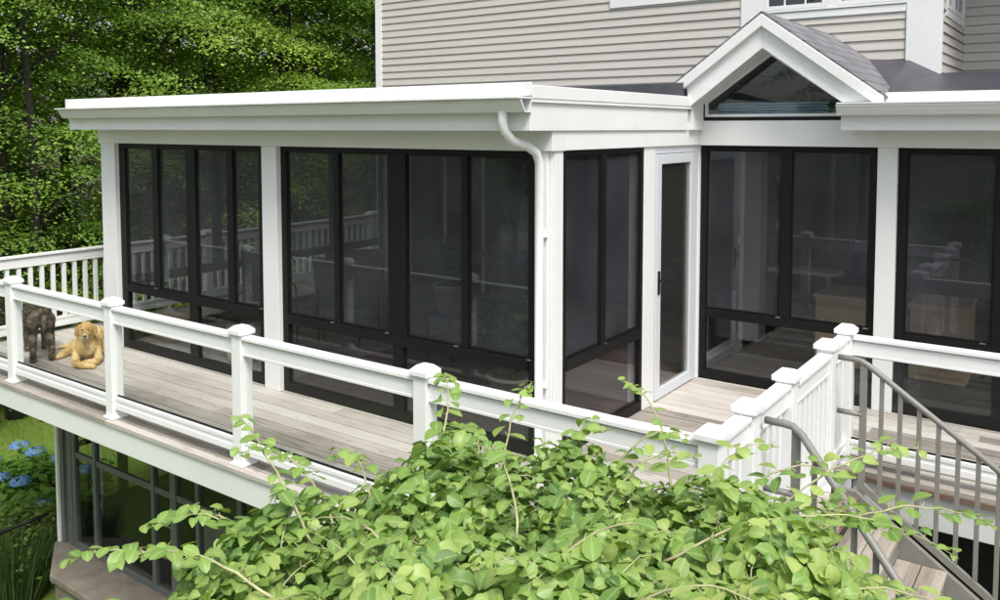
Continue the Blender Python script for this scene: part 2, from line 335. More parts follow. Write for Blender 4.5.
# soffits + fascia + drip board + gutter
pbox('soffit', WHITE, -8.79,-3.032, 4.592,YF-0.036, 2.335,2.35, 0)
pbox('fascia', WHITE, -8.795,-3.0325, 4.57,4.591, 2.33,2.548)
pbox('drip_board', WHITE, -8.83,-3.012, 4.54,4.569, 2.555,2.645, 0.006)
fs = MB().box(-3.0445,-3.03, 4.571,7.118, 2.33,2.515); P(fs, 'fascia', WHITE, 0.003)
P(MB().box(-3.0295,-3.012, 4.572,7.30, 2.515,2.538), 'trim_strip', WHITE, 0.003)
P(MB().box(-3.0445,-3.008, 4.57,7.16, 2.539,2.628), 'drip_board', WHITE, 0.004)
pbox('fascia', WHITE, -8.815,-8.796, 4.571,YH-0.02, 2.33,2.548)
pbox('drip_board', WHITE, -8.83,-8.80, 4.57,YH-0.02, 2.55,2.645)
def gutter(name, x0, x1, y, zt):
    prof = [(0,0),(0,-0.085),(-0.075,-0.085),(-0.10,-0.05),(-0.115,-0.02),(-0.125,-0.014),(-0.125,0.0),(-0.112,0.0),(-0.108,-0.012),(-0.072,-0.078),(-0.008,-0.078),(-0.008,0)]
    return P(MB().prism([(x0, y+a, zt+b) for a, b in prof], (x1-x0,0,0)), name, WHITE, 0)
g1 = gutter('gutter', -8.80, -3.02, 4.569, 2.535)
P(MB().box(-8.80,-3.015,4.41,4.568,2.537,2.549), 'gutter_flashing', WHITE, 0.002)
# downspout: outlet, swan neck, straight pipe
ds = MB()
path = [(-3.20,4.50,2.46),(-3.20,4.50,2.385),(-3.195,4.515,2.33),(-3.18,4.58,2.265),(-3.15,4.72,2.225),(-3.135,4.80,2.18),(-3.133,4.838,2.11),(-3.133,4.838,0.09),(-3.12,4.78,0.05)]
ds.tube(path, 0.031, 12)
P(ds, 'downspout', WHITE)
P(MB().box(-3.178,-3.088,4.85,4.882,1.60,1.62), 'pipe_strap', WHITE)
P(MB().box(-3.178,-3.088,4.85,4.882,0.55,0.57), 'pipe_strap', WHITE)
pbox('eave_return', WHITE, -3.05,-3.006, 7.161,7.414, 2.33,2.626)
pbox('door_header', WHITE, -3.19,-3.061, 6.516,7.439, 2.1655,2.19)
# right-hand eave
pbox('fascia', WHITE, -1.73,XR, 7.12,7.14, 2.33,2.548)
P(MB().box(-1.73,XR, 7.141,YB-0.036, 2.335,2.35), 'soffit', WHITE)
gutter('gutter', -1.742, XR, 7.119, 2.535)
P(MB().box(-1.735,XR,6.985,7.118,2.537,2.549), 'gutter_flashing', WHITE, 0.002)
P(MB().box(-1.40,XR, 7.10,7.13, 2.553,2.625), 'drip_board', WHITE, 0.004)
# main low-slope rubber roof
rf = MB()
zf, zh = 2.60, 2.89
rf.prism([(-8.79,4.57,2.52),(-8.79,4.57,zf),(-8.79,YH-0.01,zh),(-8.79,YH-0.01,2.52)], (5.73,0,0))
P(rf, 'flat_roof', RUBBER)
rf = MB(); rf.prism([(-1.70,7.13,2.55),(-1.70,7.13,2.605),(-1.70,YH-0.01,zh-0.005),(-1.70,YH-0.01,2.55)], (XR+1.70,0,0)); P(rf, 'flat_roof', RUBBER)
rf = MB(); rf.prism([(-3.059,8.3,2.55),(-3.059,8.3,2.70),(-3.059,YH-0.01,zh-0.005),(-3.059,YH-0.01,2.55)], (1.358,0,0)); P(rf, 'flat_roof', RUBBER)
P(MB().box(-8.6,XR, 7.6,YH-0.02, 2.42,2.519), 'ceiling', WHITE)
P(MB().box(-8.6,-3.22, 5.06,7.59, 2.42,2.519), 'ceiling', WHITE)
# gable
gx, gz, k = -2.376, 3.307, 0.735
def gable_poly(x0, x1, d0, d1, y):
    """rake strip between vertical offsets d0, d1 below the ridge line, left (x0) and right (x1)"""
    L_ = [(gx, y, gz-d0), (x0, y, gz-d0-k*(gx-x0)), (x0, y, gz-d1-k*(gx-x0)), (gx, y, gz-d1)]
    R_ = [(gx, y, gz-d0), (x1, y, gz-d0-k*(x1-gx)), (x1, y, gz-d1-k*(x1-gx)), (gx, y, gz-d1)]
    return L_, R_
m1 = MB(); m2 = MB()
L_, R_ = gable_poly(-3.235, -1.405, 0.0, 0.105, 7.075)
m1.prism(L_, (0,0.06,0)); m2.prism(R_, (0,0.06,0))
P(m1, 'rake_cap', WHITE, 0.005); P(m2, 'rake_cap', WHITE, 0.005)
m1 = MB(); m2 = MB()
# rake boards: left one is cut plumb at the eave
m1.prism([(gx,7.12,gz-0.1),(-3.05,7.12,gz-0.1-k*(gx+3.05)),(-3.03,7.12,2.53),(gx,7.12,gz-0.285)], (0,0.028,0))
m2.prism([(gx,7.12,gz-0.1),(-1.50,7.12,gz-0.1-k*(-1.50-gx)),(-1.50,7.12,2.556),(-1.728,7.12,2.556),(gx,7.12,gz-0.285)], (0,0.028,0))
P(m1, 'rake_board', WHITE, 0.004); P(m2, 'rake_board', WHITE, 0.004)
# soffit of the rakes between board and window wall
m1 = MB(); m2 = MB()
m1.prism([(gx,7.148,gz-0.27),(-3.03,7.148,2.545),(-3.03,7.148,2.56),(gx,7.148,gz-0.25)], (0,0.27,0))
m2.prism([(gx,7.148,gz-0.27),(-1.66,7.148,2.50),(-1.66,7.148,2.52),(gx,7.148,gz-0.25)], (0,0.27,0))
P(m1, 'rake_soffit', WHITE); P(m2, 'rake_soffit', WHITE)
# gable roof planes
m1 = MB(); m2 = MB()
m1.prism([(gx,7.08,gz-0.002),(-3.24,7.08,gz-0.002-k*(gx+3.24)),(-3.24,7.08,gz+0.02-k*(gx+3.24)),(gx,7.08,gz+0.022)], (0,YH-7.09,0))
m2.prism([(gx,7.08,gz-0.002),(-1.38,7.08,gz-0.002-k*(-1.38-gx)),(-1.38,7.08,gz+0.02-k*(-1.38-gx)),(gx,7.08,gz+0.022)], (0,YH-7.09,0))
P(m1, 'gable_roof', SHINGLE); P(m2, 'gable_roof', SHINGLE)
P(MB().prism([(-2.05,9.33,3.06),(-1.62,9.33,3.03),(-1.55,8.0,2.72)], (0,0,-0.06)), 'cricket', RUBBER)
P(MB().prism([(-1.62,9.329,3.03),(-1.30,9.329,2.86),(-1.28,8.0,2.66),(-1.55,8.0,2.72)], (0,0,-0.05)), 'cricket', RUBBER)
# triangular window
def tri(x0, x1, zb, zt0, apex, y, d, mb):  # glass polygon
    mb.prism([(x0,y,zb),(x1,y,zb),(x1,y,zt0),(apex[0],y,apex[1]),(x0,y,zt0)], (0,d,0)); return mb
gw = P(MB().box(-3.005,-1.66, 7.415,7.45, 2.4155,2.425), 'gable_window', BLACKF)
def gpart(mb, name, mat, bev=0.0): return mb.build(name, mat, gw, bev, OFF)
ax, az = -2.40, 3.05
def ring(mb, inset0, inset1, y, d):
    """frame band following the window outline"""
    def pl(i):
        s_ = i*1.1
        return [(-3.02+i, 2.426+i), (-1.73-i, 2.426+i), (-1.73-i, 2.56-s_*0.2), (ax, az-s_*1.3), (-3.02+i, 2.585-s_*0.2)]
    a, b = pl(inset0), pl(inset1); n = 5
    for q in range(n):
        p0, p1, q0, q1 = a[q], a[(q+1)%n], b[q], b[(q+1)%n]
        mb.prism([(p0[0],y,p0[1]),(p1[0],y,p1[1]),(q1[0],y,q1[1]),(q0[0],y,q0[1])], (0,d,0))
    return mb
gpart(ring(MB(), 0.0, 0.022, 7.418, 0.03), 'outer_frame', BLACKF)
gpart(ring(MB(), 0.0225, 0.048, 7.424, 0.025), 'inner_frame', WHITE)
gpart(MB().prism([(-2.97,7.44,2.475),(-1.78,7.44,2.475),(-1.78,7.44,2.55),(ax,7.44,2.98),(-2.97,7.44,2.58)],(0,0.006,0)), 'pane', GLASS)
P(MB().prism([(-2.95,8.25,2.56),(-1.80,8.25,2.56),(gx,8.25,3.25)],(0,0.02,0)), 'loft_back', DARKROOM)
P(MB().box(-3.03,-1.66,7.46,8.24,2.4155,2.44), 'loft_floor', WHITE)
# thin blue slabs stacked behind the gable glass
bl = MB()
for i in range(5):
    z = 2.45+i*0.026; bl.box(-2.90-0.012*(i%2), -1.93+0.01*(i%3), 7.50, 7.85, z, z+0.022)
tag(bl.build('blue_stack', BLUE, None, 0.008), 'flat stack of thin blue slabs behind the triangular gable glass', 'fabric stack')

# ---- screen panels
def screen_bay(axis, fixed, u0, u1, mulls, side=1, zmid=(0.615,0.70), ztop=2.19, sill=(0.0,0.085), clips=(), lower_mull=None, top_mat=SCREEN, low_mat=GLASS, f=0.075):
    """a bay of black framed sliding panels. axis 'x': wall lies along X at y=fixed; 'y': along Y at x=fixed. mulls: list of (centre, width)"""
    t = 0.05
    def B(mb, a, b, c, d, lo=0, hi=t):
        if axis == 'x': mb.box(a, b, fixed+lo, fixed+hi, c, d)
        else: mb.box(fixed-hi*side, fixed-lo*side, a, b, c, d)
        return mb
    fr = MB(); B(fr, u0, u1, sill[0]+0.002, sill[1], 0, t+0.02)
    B(fr, u0, u0+f, sill[1]+0.001, ztop-0.002); B(fr, u1-f, u1, sill[1]+0.001, ztop-0.002); B(fr, u0+f+0.0005, u1-f-0.0005, ztop-0.038, ztop-0.0025)
    o = P(fr, 'window_frame', BLACKF, 0.003)
    mr = MB(); B(mr, u0+f+0.001, u1-f-0.001, zmid[0], zmid[1], -0.006, t+0.004); r = mr.build('mid_rail', BLACKF, o, 0.003, OFF)
    edges = [u0+f]
    for c, w in mulls:
        mm = MB(); B(mm, c-w/2, c+w/2, zmid[1]+0.001, ztop-0.039, -0.002, t); mm.build('mullion', BLACKF, o, 0.003, OFF)
        edges += [c-w/2, c+w/2]
    edges.append(u1-f)
    for i in range(0, len(edges), 2):
        a, b = edges[i], edges[i+1]
        sf = MB(); # thin sash inside each opening
        e = 0.011
        B(sf, a, a+e, zmid[1]+0.002, ztop-0.0395, 0.012, 0.04); B(sf, b-e, b, zmid[1]+0.002, ztop-0.0395, 0.012, 0.04)
        B(sf, a+e, b-e, ztop-0.055, ztop-0.0395, 0.012, 0.04); B(sf, a+e, b-e, zmid[1]+0.0025, zmid[1]+0.018, 0.012, 0.04)
        s = sf.build('sash', BLACKF, o, 0.002, OFF)
        gl = MB(); B(gl, a+e, b-e, zmid[1]+0.018, ztop-0.055, 0.024, 0.028); gl.build('screen_pane', top_mat, o, 0, OFF)
    ed = [u0+f]
    for c, w in (lower_mull or []):
        mm = MB(); B(mm, c-w/2, c+w/2, sill[1]+0.001, zmid[0]-0.001, -0.001, t); mm.build('mullion', BLACKF, o, 0.003, OFF)
        ed += [c-w/2, c+w/2]
    ed.append(u1-f)
    for i in range(0, len(ed), 2):
        gl = MB(); B(gl, ed[i], ed[i+1], sill[1]+0.001, zmid[0]-0.001, 0.022, 0.03); gl.build('lower_pane', low_mat, o, 0, OFF)
    for c in clips:
        cm = MB(); B(cm, c-0.02, c+0.02, zmid[1]+0.001, zmid[1]+0.009, -0.014, 0.008); cm.build('latch', ALU, o, 0.001, OFF)
    return o
screen_bay('x', YF+0.03, -8.51, -6.115, [(-7.855,0.10),(-7.25,0.15),(-6.64,0.09)], clips=(-7.87,-6.20), lower_mull=[(-7.245,0.13)], f=0.11)
screen_bay('x', YF+0.03, -5.915, -3.21, [(-5.217,0.06),(-4.535,0.19),(-3.855,0.06)], clips=(-5.27,-4.64,-3.93,-3.27), lower_mull=[(-4.53,0.11)], f=0.072, low_mat=LOWTINT)
screen_bay('y', XW+0.004, YF+0.141, 6.31, [(5.635,0.07)], clips=(5.66,), lower_mull=[], f=0.045, low_mat=LOWTINT)
screen_bay('x', YB+0.03, -3.05, -1.51, [(-2.26,0.09)], zmid=(0.585,0.665), clips=(-2.31,-1.58), lower_mull=[], f=0.06)
screen_bay('x', YB+0.03, -1.36, 1.55, [(-0.60,0.13),(0.2,0.09)], zmid=(0.585,0.665), clips=(-0.72,), lower_mull=[(-0.60,0.10)], f=0.07, low_mat=LOWTINT)
screen_bay('y', XL+0.03, YF+0.13, 7.05, [(5.55,0.07),(6.3,0.10)], lower_mull=[(6.0,0.08)], f=0.06)
screen_bay('y', XL+0.03, 7.19, YH-0.16, [(8.2,0.10)], lower_mull=[(8.2,0.08)], f=0.06)
# glazed white door in the side wall
dr = P(MB().box(-3.14,-3.062, 6.516,6.54, 0.001,2.165).box(-3.14,-3.062,7.375,7.439,0.001,2.165).box(-3.14,-3.062,6.5405,7.3745,2.13,2.165), 'door_frame', DOORW, 0.003)
d0, d1 = 6.545, 7.37
dl = MB().box(-3.105,-3.056, d0,d0+0.095, 0.012,2.125).box(-3.105,-3.056, d1-0.10,d1, 0.012,2.125).box(-3.105,-3.0565, d0+0.0955,d1-0.1005, 2.04,2.125).box(-3.105,-3.0565, d0+0.0955,d1-0.1005, 0.012,0.105)
door = P(dl, 'door', DOORW, 0.005)
MB().box(-3.082,-3.075, d0+0.0955,d1-0.1005, 0.1055,2.0395).build('door_glass', DOORGLASS, door, 0, OFF)
hd = MB().box(-3.0555,-3.045, d0+0.03,d0+0.06, 0.93,1.13); hd.tube([(-3.046,d0+0.045,1.05),(-3.01,d0+0.045,1.05),(-3.005,d0+0.06,1.048),(-3.005,d0+0.15,1.045)], 0.009, 8)
hd.build('handle', BLACKF, door, 0, OFF)
# dark boards inside the set-back corner of the porch, inner partition
P(MB().box(-3.19,-3.165, 7.57,8.78, 0.0,0.10).box(-3.19,-3.165,7.57,7.66,0.1001,0.62).box(-3.19,-3.165,8.69,8.78,0.1001,0.62), 'partition_frame', DOORW, 0.004)
P(MB().box(-3.185,-3.17, 7.661,8.689, 0.101,0.60), 'partition_pane', GLASS)
P(MB().box(-3.19,-3.165, 7.57,9.0, 0.621,0.69), 'partition_rail', BLACKF)
pbox('inner_column', WHITE, -3.16,-2.94, 8.85,9.07, 0.06,2.42)

# ------------------------------------------------------------------ house
house = thing('house', 'two storey house with grey clapboard siding and white trim rising behind the porch', 'house', (-3.5, 11, GZ))
HO = (-3.5, 11, GZ)
def H(mb, name, mat, bev=0.0): return mb.build(name, mat, house, bev, HO)
def clapboard(a, b, z0, z1, nrm, name='siding_wall', pitch=0.1016, clip=None):
    a = Vector((*a, 0)); b = Vector((*b, 0)); n = Vector((*nrm, 0)); mb = MB()
    z = z0; up = Vector((0,0,1))
    while z < z1-1e-4:
        zt = min(z+pitch, z1)
        A = a+up*z; B_ = b+up*z
        Lw = (b-a).length; u = (b-a)/Lw; cuts = [0]; q = random.uniform(0.6, 3.6)
        while q < Lw-0.3: cuts.append(q); q += random.choice((2.4, 3.05, 3.66))
        cuts.append(Lw)
        for c0, c1 in zip(cuts[:-1], cuts[1:]):
            j = random.uniform(-0.0012, 0.0012); A2 = A+u*c0+up*random.uniform(-0.0015,0.0015)
            mb.prism([A2+n*(0.019+j), A2+n*(0.022+j), A2+up*(zt-z+0.012)+n*0.004, A2+up*(zt-z+0.012)+n*0.002], u*(c1-c0-(0.0025 if c1 < Lw else 0)))
        z += pitch
    # solid wall behind
    w = MB()
    mb.prism([a+up*z0, b+up*z0, b+up*z1, a+up*z1], -n*0.12)
    return H(mb, name, SIDING)
ZT = 5.6
XHL, XB0, XB1, XHR, YR = -8.96, -3.36, -1.36, 4.6, 10.98
clapboard((XHL+0.1,YH),(XB0,YH), 2.88, ZT, (0,-1))
clapboard((-3.05,YH),(-1.66,YH), 2.84, 3.52, (0,-1))
clapboard((XB1,YH+0.02),(XB1,YR), 2.80, 3.48, (1,0))
clapboard((XB1,YH+0.02),(XB1,YH+0.25), 3.53, ZT, (1,0))
clapboard((XB1-0.10,YR),(XHR,YR), 2.80, ZT, (0,-1))
H(MB().box(XHL-0.02,XHL+0.1,YH-0.03,YH+0.02,-0.05,ZT), 'corner_board', WHITE, 0.004)
H(MB().box(XHL-0.02,XHL+0.003,YH+0.0201,YH+0.12,-0.05,ZT), 'corner_board', WHITE, 0.004)
clapboard((XHL,YH+0.12),(XHL,15), GZ, ZT, (-1,0))
H(MB().box(-1.66,-1.336,YH-0.035,YH+0.02,2.70,ZT), 'corner_board', WHITE, 0.004)
H(MB().box(XB1-0.02,-1.337,YH+0.021,YH+0.06,2.60,ZT), 'corner_board', WHITE, 0.004)
# wide window unit over the gable
H(MB().box(-3.36,-3.10,YH-0.03,YH+0.02,2.90,ZT), 'window_casing', WHITE, 0.004)
H(MB().box(-3.0995,-1.661,YH-0.028,YH+0.02,3.52,3.595), 'window_sill', WHITE, 0.004)
H(MB().box(-3.0995,-1.661,YH-0.04,YH+0.02,3.60,3.625), 'window_sill', WHITE, 0.004)
def window(x0, x1, z0, z1, y, bars_x=2, axis='x', yy=None):
    f = 0.045; mb = MB()
    def B(m, a, b, c, d, lo, hi):
        if axis == 'x': m.box(a, b, y+lo, y+hi, c, d)
        else: m.box(y-hi, y-lo, a, b, c, d)
    B(mb, x0, x0+f, z0, z1, -0.02, 0.03); B(mb, x1-f, x1, z0, z1, -0.02, 0.03); B(mb, x0+f, x1-f, z0, z0+f, -0.02, 0.03); B(mb, x0+f, x1-f, z1-f, z1, -0.02, 0.03)
    w = H(mb, 'window', WHITE, 0.003)
    g = MB(); B(g, x0+f, x1-f, z0+f, z1-f, 0.008, 0.014); g.build('pane', DARKGLASS, w, 0, HO)
    gr = MB()
    for i in range(1, bars_x): 
        xx = x0+(x1-x0)*i/bars_x; B(gr, xx-0.008, xx+0.008, z0+f+0.001, z1-f-0.001, -0.004, 0.007)
    for i in range(1, 4):
        zz = z0+(z1-z0)*i/4; B(gr, x0+f+0.001, x1-f-0.001, zz-0.008, zz+0.008, -0.0045, 0.0065)
    gr.build('muntin', WHITE, w, 0, HO)
    bk = MB(); B(bk, x0, x1, z0, z1, 0.10, 0.13); bk.build('dark_panel', DARKROOM, w, 0, HO)  # even dark panel closing the window behind its pane
    return w
window(-3.0995,-2.44, 3.63, 5.0, YH-0.01, 3)
window(-2.34,-1.661, 3.63, 5.0, YH-0.01, 3)
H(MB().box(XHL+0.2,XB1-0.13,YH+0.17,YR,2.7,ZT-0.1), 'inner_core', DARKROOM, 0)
H(MB().box(-2.4395,-2.3405,YH-0.03,YH+0.02,3.626,5.0), 'window_casing', WHITE, 0.003)
H(MB().box(-5.01,-3.45,YH-0.035,YH-0.018,3.815,3.93), 'window_sill', WHITE, 0.003)
H(MB().box(-5.01,-4.90,YH-0.034,YH-0.018,3.931,5.3), 'window_casing', WHITE, 0.003)
H(MB().box(-3.56,-3.45,YH-0.034,YH-0.018,3.931,5.3), 'window_casing', WHITE, 0.003)
window(-4.90,-3.56, 3.93, 5.3, YH-0.022, 3)
# side window of the bump
H(MB().box(XB1-0.01,XB1+0.02,YH+0.25,10.96,3.48,3.56), 'window_sill', WHITE, 0.003)
window(YH+0.30, 10.1, 3.56, 4.9, XB1+0.005, 2, 'y'); window(10.13, 10.92, 3.56, 4.9, XB1+0.005, 2, 'y')
H(MB().box(XHR,XHR+0.1,YR-0.1,YR+0.1,GZ,ZT), 'corner_board', WHITE, 0.004)
# flat roof patch against the recessed wall
H(MB().prism([(XB1+0.02,YH-0.008,2.77),(XB1+0.02,YH-0.008,2.89),(XB1+0.02,YR-0.02,2.93),(XB1+0.02,YR-0.02,2.77)], (XHR-XB1-0.04,0,0)), 'lower_roof', RUBBER)
# first floor wall seen through the porch: dark wall, patio door, glazing
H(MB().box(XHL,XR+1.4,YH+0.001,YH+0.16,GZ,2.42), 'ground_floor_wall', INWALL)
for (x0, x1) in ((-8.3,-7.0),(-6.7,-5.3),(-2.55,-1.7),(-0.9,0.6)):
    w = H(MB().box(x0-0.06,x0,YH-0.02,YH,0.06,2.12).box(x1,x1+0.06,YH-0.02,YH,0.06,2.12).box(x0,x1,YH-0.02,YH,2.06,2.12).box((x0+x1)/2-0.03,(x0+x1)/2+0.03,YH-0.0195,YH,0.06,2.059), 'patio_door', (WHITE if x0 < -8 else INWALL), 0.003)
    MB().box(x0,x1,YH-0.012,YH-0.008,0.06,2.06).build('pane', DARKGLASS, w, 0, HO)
H(MB().box(-3.36,-3.28,YH-0.012,YH+0.001,1.04,1.14), 'light_switch', WHITE)
# house gable roof beyond the frame (casts the right shade)
H(MB().prism([(XHL-0.4,YH-0.4,ZT),(XHL-0.4,15.4,ZT),(XHL-0.4,12.2,ZT+2.4)], (XHR-XHL+0.8,0,0)), 'roof', SHINGLE)

# ------------------------------------------------------------------ deck
deck = thing('deck', 'raised wooden deck of weathered grey boards with white fascia around the porch', 'deck', (-5.0, 5.0, GZ))
DO = (-5.0, 5.0, GZ)
XRL, YE, XE = -9.86, 3.565, -1.34
def boards(x0, x1, y0, y1, mat, name, z=0.0):
    mb = MB(); p = 0.14; j = math.floor(y0/p)
    while j*p < y1-1e-3:
        a, b = max(y0, j*p+0.0035), min(y1, (j+1)*p-0.0035)
        if b-a > 0.01:
            mb.box(x0, x1, a, b, z-0.028, z+random.uniform(-0.0012, 0.0012))
        j += 1
    return mb.build(name, mat, deck, 0, DO)
boards(XRL, XE, YE, 6.05, DECK, 'floor_boards')
boards(XRL, XR, 6.0505, YB+0.02, DECK, 'floor_boards')
boards(XRL, -3.2, YB+0.0205, YH-0.03, DECK, 'floor_boards')
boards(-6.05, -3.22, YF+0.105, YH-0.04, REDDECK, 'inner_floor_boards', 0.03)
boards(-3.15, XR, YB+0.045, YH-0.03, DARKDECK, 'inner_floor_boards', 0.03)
boards(XRL, -8.99, YH-0.0295, 10.4, DECK, 'floor_boards')
def D(mb, name, mat, bev=0.003): return mb.build(name, mat, deck, bev, DO)
D(MB().box(XRL+0.01,XE-0.02,YE+0.018,YE+0.045,-0.225,-0.029), 'fascia', WHITE)
D(MB().box(XE-0.0195,XE-0.001,YE+0.018,6.05,-0.225,-0.029), 'fascia', WHITE)
D(MB().box(XE-0.0005,XR,6.075,6.10,-0.30,-0.05), 'fascia', WHITE)
D(MB().box(XE-0.0004,XR,6.04,6.0745,-0.065,-0.029), 'rim_board', REDWOOD)
D(MB().box(XRL+0.001,XRL+0.02,YE+0.046,10.4,-0.225,-0.029), 'fascia', WHITE)
for i in range(14):
    x = -9.6+i*0.62; 
    if x < -1.4: D(MB().box(x,x+0.04,YE+0.05,9.2,-0.23,-0.03), 'joist', REDWOOD, 0)
D(MB().box(-9.5,-9.38,3.75,3.87,GZ,-0.246), 'support_post', WHITE)
D(MB().box(-1.62,-1.48,3.72,3.86,GZ,-0.246), 'support_post', WHITE)
D(MB().box(1.5,1.62,6.2,6.32,GZ,-0.3), 'support_post', WHITE)
# dark skirting behind the stairs so that the space under the deck is closed at the back
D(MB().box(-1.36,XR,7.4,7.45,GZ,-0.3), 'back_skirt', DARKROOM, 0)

# lower room under the porch: grey framed windows on a stone ledge
YL, XLL = 4.40, -8.93
low = thing('lower_room', 'lower room under the deck with grey-green framed windows above a stone ledge', 'room', (-6, 6, GZ))
LO = (-6, 6, GZ)
def LW(mb, name, mat, bev=0.003, parent=None): return mb.build(name, mat, parent or low, bev, LO)
LW(MB().box(XLL,-2.6,YL-0.02,YL+0.22,GZ,-2.10), 'base_wall', STONE, 0.01)
LW(MB().box(XLL,XLL+0.10,YL+0.221,9.3,GZ,-1.80).box(XLL+0.3,-2.6,YL+0.221,YL+0.24,GZ,-2.10), 'inner_lining', DARKROOM, 0)
LW(MB().prism([(XLL-0.02,YL+0.10,-2.12),(XLL-0.02,YL-0.05,-2.12),(XLL+0.62,YL-0.42,-2.12),(-2.6,YL-0.42,-2.12),(-2.6,YL+0.10,-2.12)],(0,0,0.074)), 'ledge', STONE, 0.015)
LW(MB().prism([(XLL+0.02,YL-0.021,GZ),(XLL+0.64,YL-0.38,GZ),(-2.6,YL-0.38,GZ),(-2.6,YL-0.021,GZ)],(0,0,-2.121-GZ)), 'footing', STONE, 0.02)
LW(MB().box(XLL,XLL+0.10,YL,YL+0.10,-2.044,-0.25).box(XLL+0.1001,XLL+0.16,YL+0.03,YL+0.10,-2.044,-0.25).box(XLL+0.1601,XLL+0.24,YL+0.015,YL+0.09,-2.044,-0.25), 'corner_frame', GREYF)
LW(MB().box(XLL+0.0,XLL+0.04,YL-0.03,YL-0.0005,-2.044,-0.25), 'corner_trim', WHITE)
def low_window(axis, fixed, u0, u1, posts, ztr=(-1.08,-1.02), zb=-2.044, zt=-0.25):
    def B(m, a, b, c, d, lo=0.02, hi=0.06):
        if axis == 'x': m.box(a, b, fixed+lo, fixed+hi, c, d)
        else: m.box(fixed+lo, fixed+hi, a, b, c, d)
    mb = MB(); B(mb, u0, u1, zb, zb+0.06); B(mb, u0, u1, zt-0.05, zt)
    GF = GREYF if axis == 'x' else BLACKF
    w = LW(mb, 'window', GF)
    tr = MB(); B(tr, u0, u1, *ztr, 0.022, 0.055); tr.build('transom', GF, w, 0.002, LO)
    for c, wd in posts:
        m = MB(); B(m, c-wd/2, c+wd/2, zb+0.061, zt-0.051, 0.012, 0.065); m.build('mullion', GF, w, 0.003, LO)
    g = MB(); B(g, u0+0.01, u1-0.01, zb+0.05, zt-0.05, 0.036, 0.042); g.build('pane', ROOMGLASS, w, 0, LO)
    return w
low_window('x', YL, XLL+0.2405, -2.6, [(-8.64,0.06),(-8.235,0.055),(-7.20,0.05),(-6.87,0.09),(-6.50,0.05),(-5.9,0.06),(-5.2,0.09),(-4.4,0.06),(-3.5,0.09)])
low_window('y', XLL, YL+0.101, 9.3, [(5.1,0.10),(5.75,0.10),(6.8,0.13),(7.5,0.10),(8.2,0.13)], (-1.08,-1.02), -1.799)
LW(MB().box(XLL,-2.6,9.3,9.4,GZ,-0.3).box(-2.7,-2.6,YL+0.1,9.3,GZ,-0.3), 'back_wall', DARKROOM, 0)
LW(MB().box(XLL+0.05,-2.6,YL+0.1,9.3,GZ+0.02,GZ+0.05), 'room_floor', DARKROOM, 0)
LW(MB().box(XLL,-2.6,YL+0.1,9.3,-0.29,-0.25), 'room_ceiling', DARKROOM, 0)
# grey rounded machine with a wheel inside the lower room
mt = thing('garden_tractor', 'grey rounded hood and dark wheel standing inside the lower room window', 'tractor', (-6.45, 5.15, GZ+0.05), R(4))
hb = MB().box(-0.62,0.75,-0.38,0.38,0.42,1.28); o = hb.build('hood', TUB, mt, 0.09); o.modifiers['bevel'].segments = 5
MB().box(-0.55,0.7,-0.3,0.3,0.25,0.419).build('chassis', BLACKF, mt, 0.02)
for y in (-0.42, 0.42):
    w = MB(); 
    pts = [(-0.45+0.26*math.cos(t), y, 0.28+0.26*math.sin(t)) for t in [2*math.pi*q/20 for q in range(20)]]
    w.tube(pts+[pts[0]], 0.06, 8); w.tube([(-0.45,y-0.03,0.28),(-0.45,y+0.03,0.28)],0.14,12); w.build('wheel', BLACKF, mt)
for y in (-0.2,0.2): MB().tube([(-0.66,y,0.95),(-0.61,y,0.95)],0.045,12).build('headlight', BLACKF, mt)

# ------------------------------------------------------------------ railings
def post(x, y, parent, off, h=0.925, w=0.10, z0=0.0, name='post'):
    mb = MB().box(x-w/2,x+w/2,y-w/2,y+w/2,z0+0.002,h)
    o = mb.build(name, WHITE2, parent, 0.004, off)
    c = MB(); a = w/2+0.018
    c.box(x-a,x+a,y-a,y+a,h+0.0005,h+0.034)
    b = w/2+0.004
    c.add([(x-a+.004,y-a+.004,h+.0345),(x+a-.004,y-a+.004,h+.0345),(x+a-.004,y+a-.004,h+.0345),(x-a+.004,y+a-.004,h+.0345),(x-b*.7,y-b*.7,h+.058),(x+b*.7,y-b*.7,h+.058),(x+b*.7,y+b*.7,h+.058),(x-b*.7,y+b*.7,h+.058),(x,y,h+.066)],
          [(0,1,5,4),(1,2,6,5),(2,3,7,6),(3,0,4,7),(4,5,8),(5,6,8),(6,7,8),(7,4,8)])
    c.build('post_cap', WHITE2, o, 0.005, off)
    s = MB(); s.box(x-a,x+a,y-a,y+a,z0+0.003,z0+0.022); s.build('post_skirt', WHITE2, o, 0.004, off)
    return o
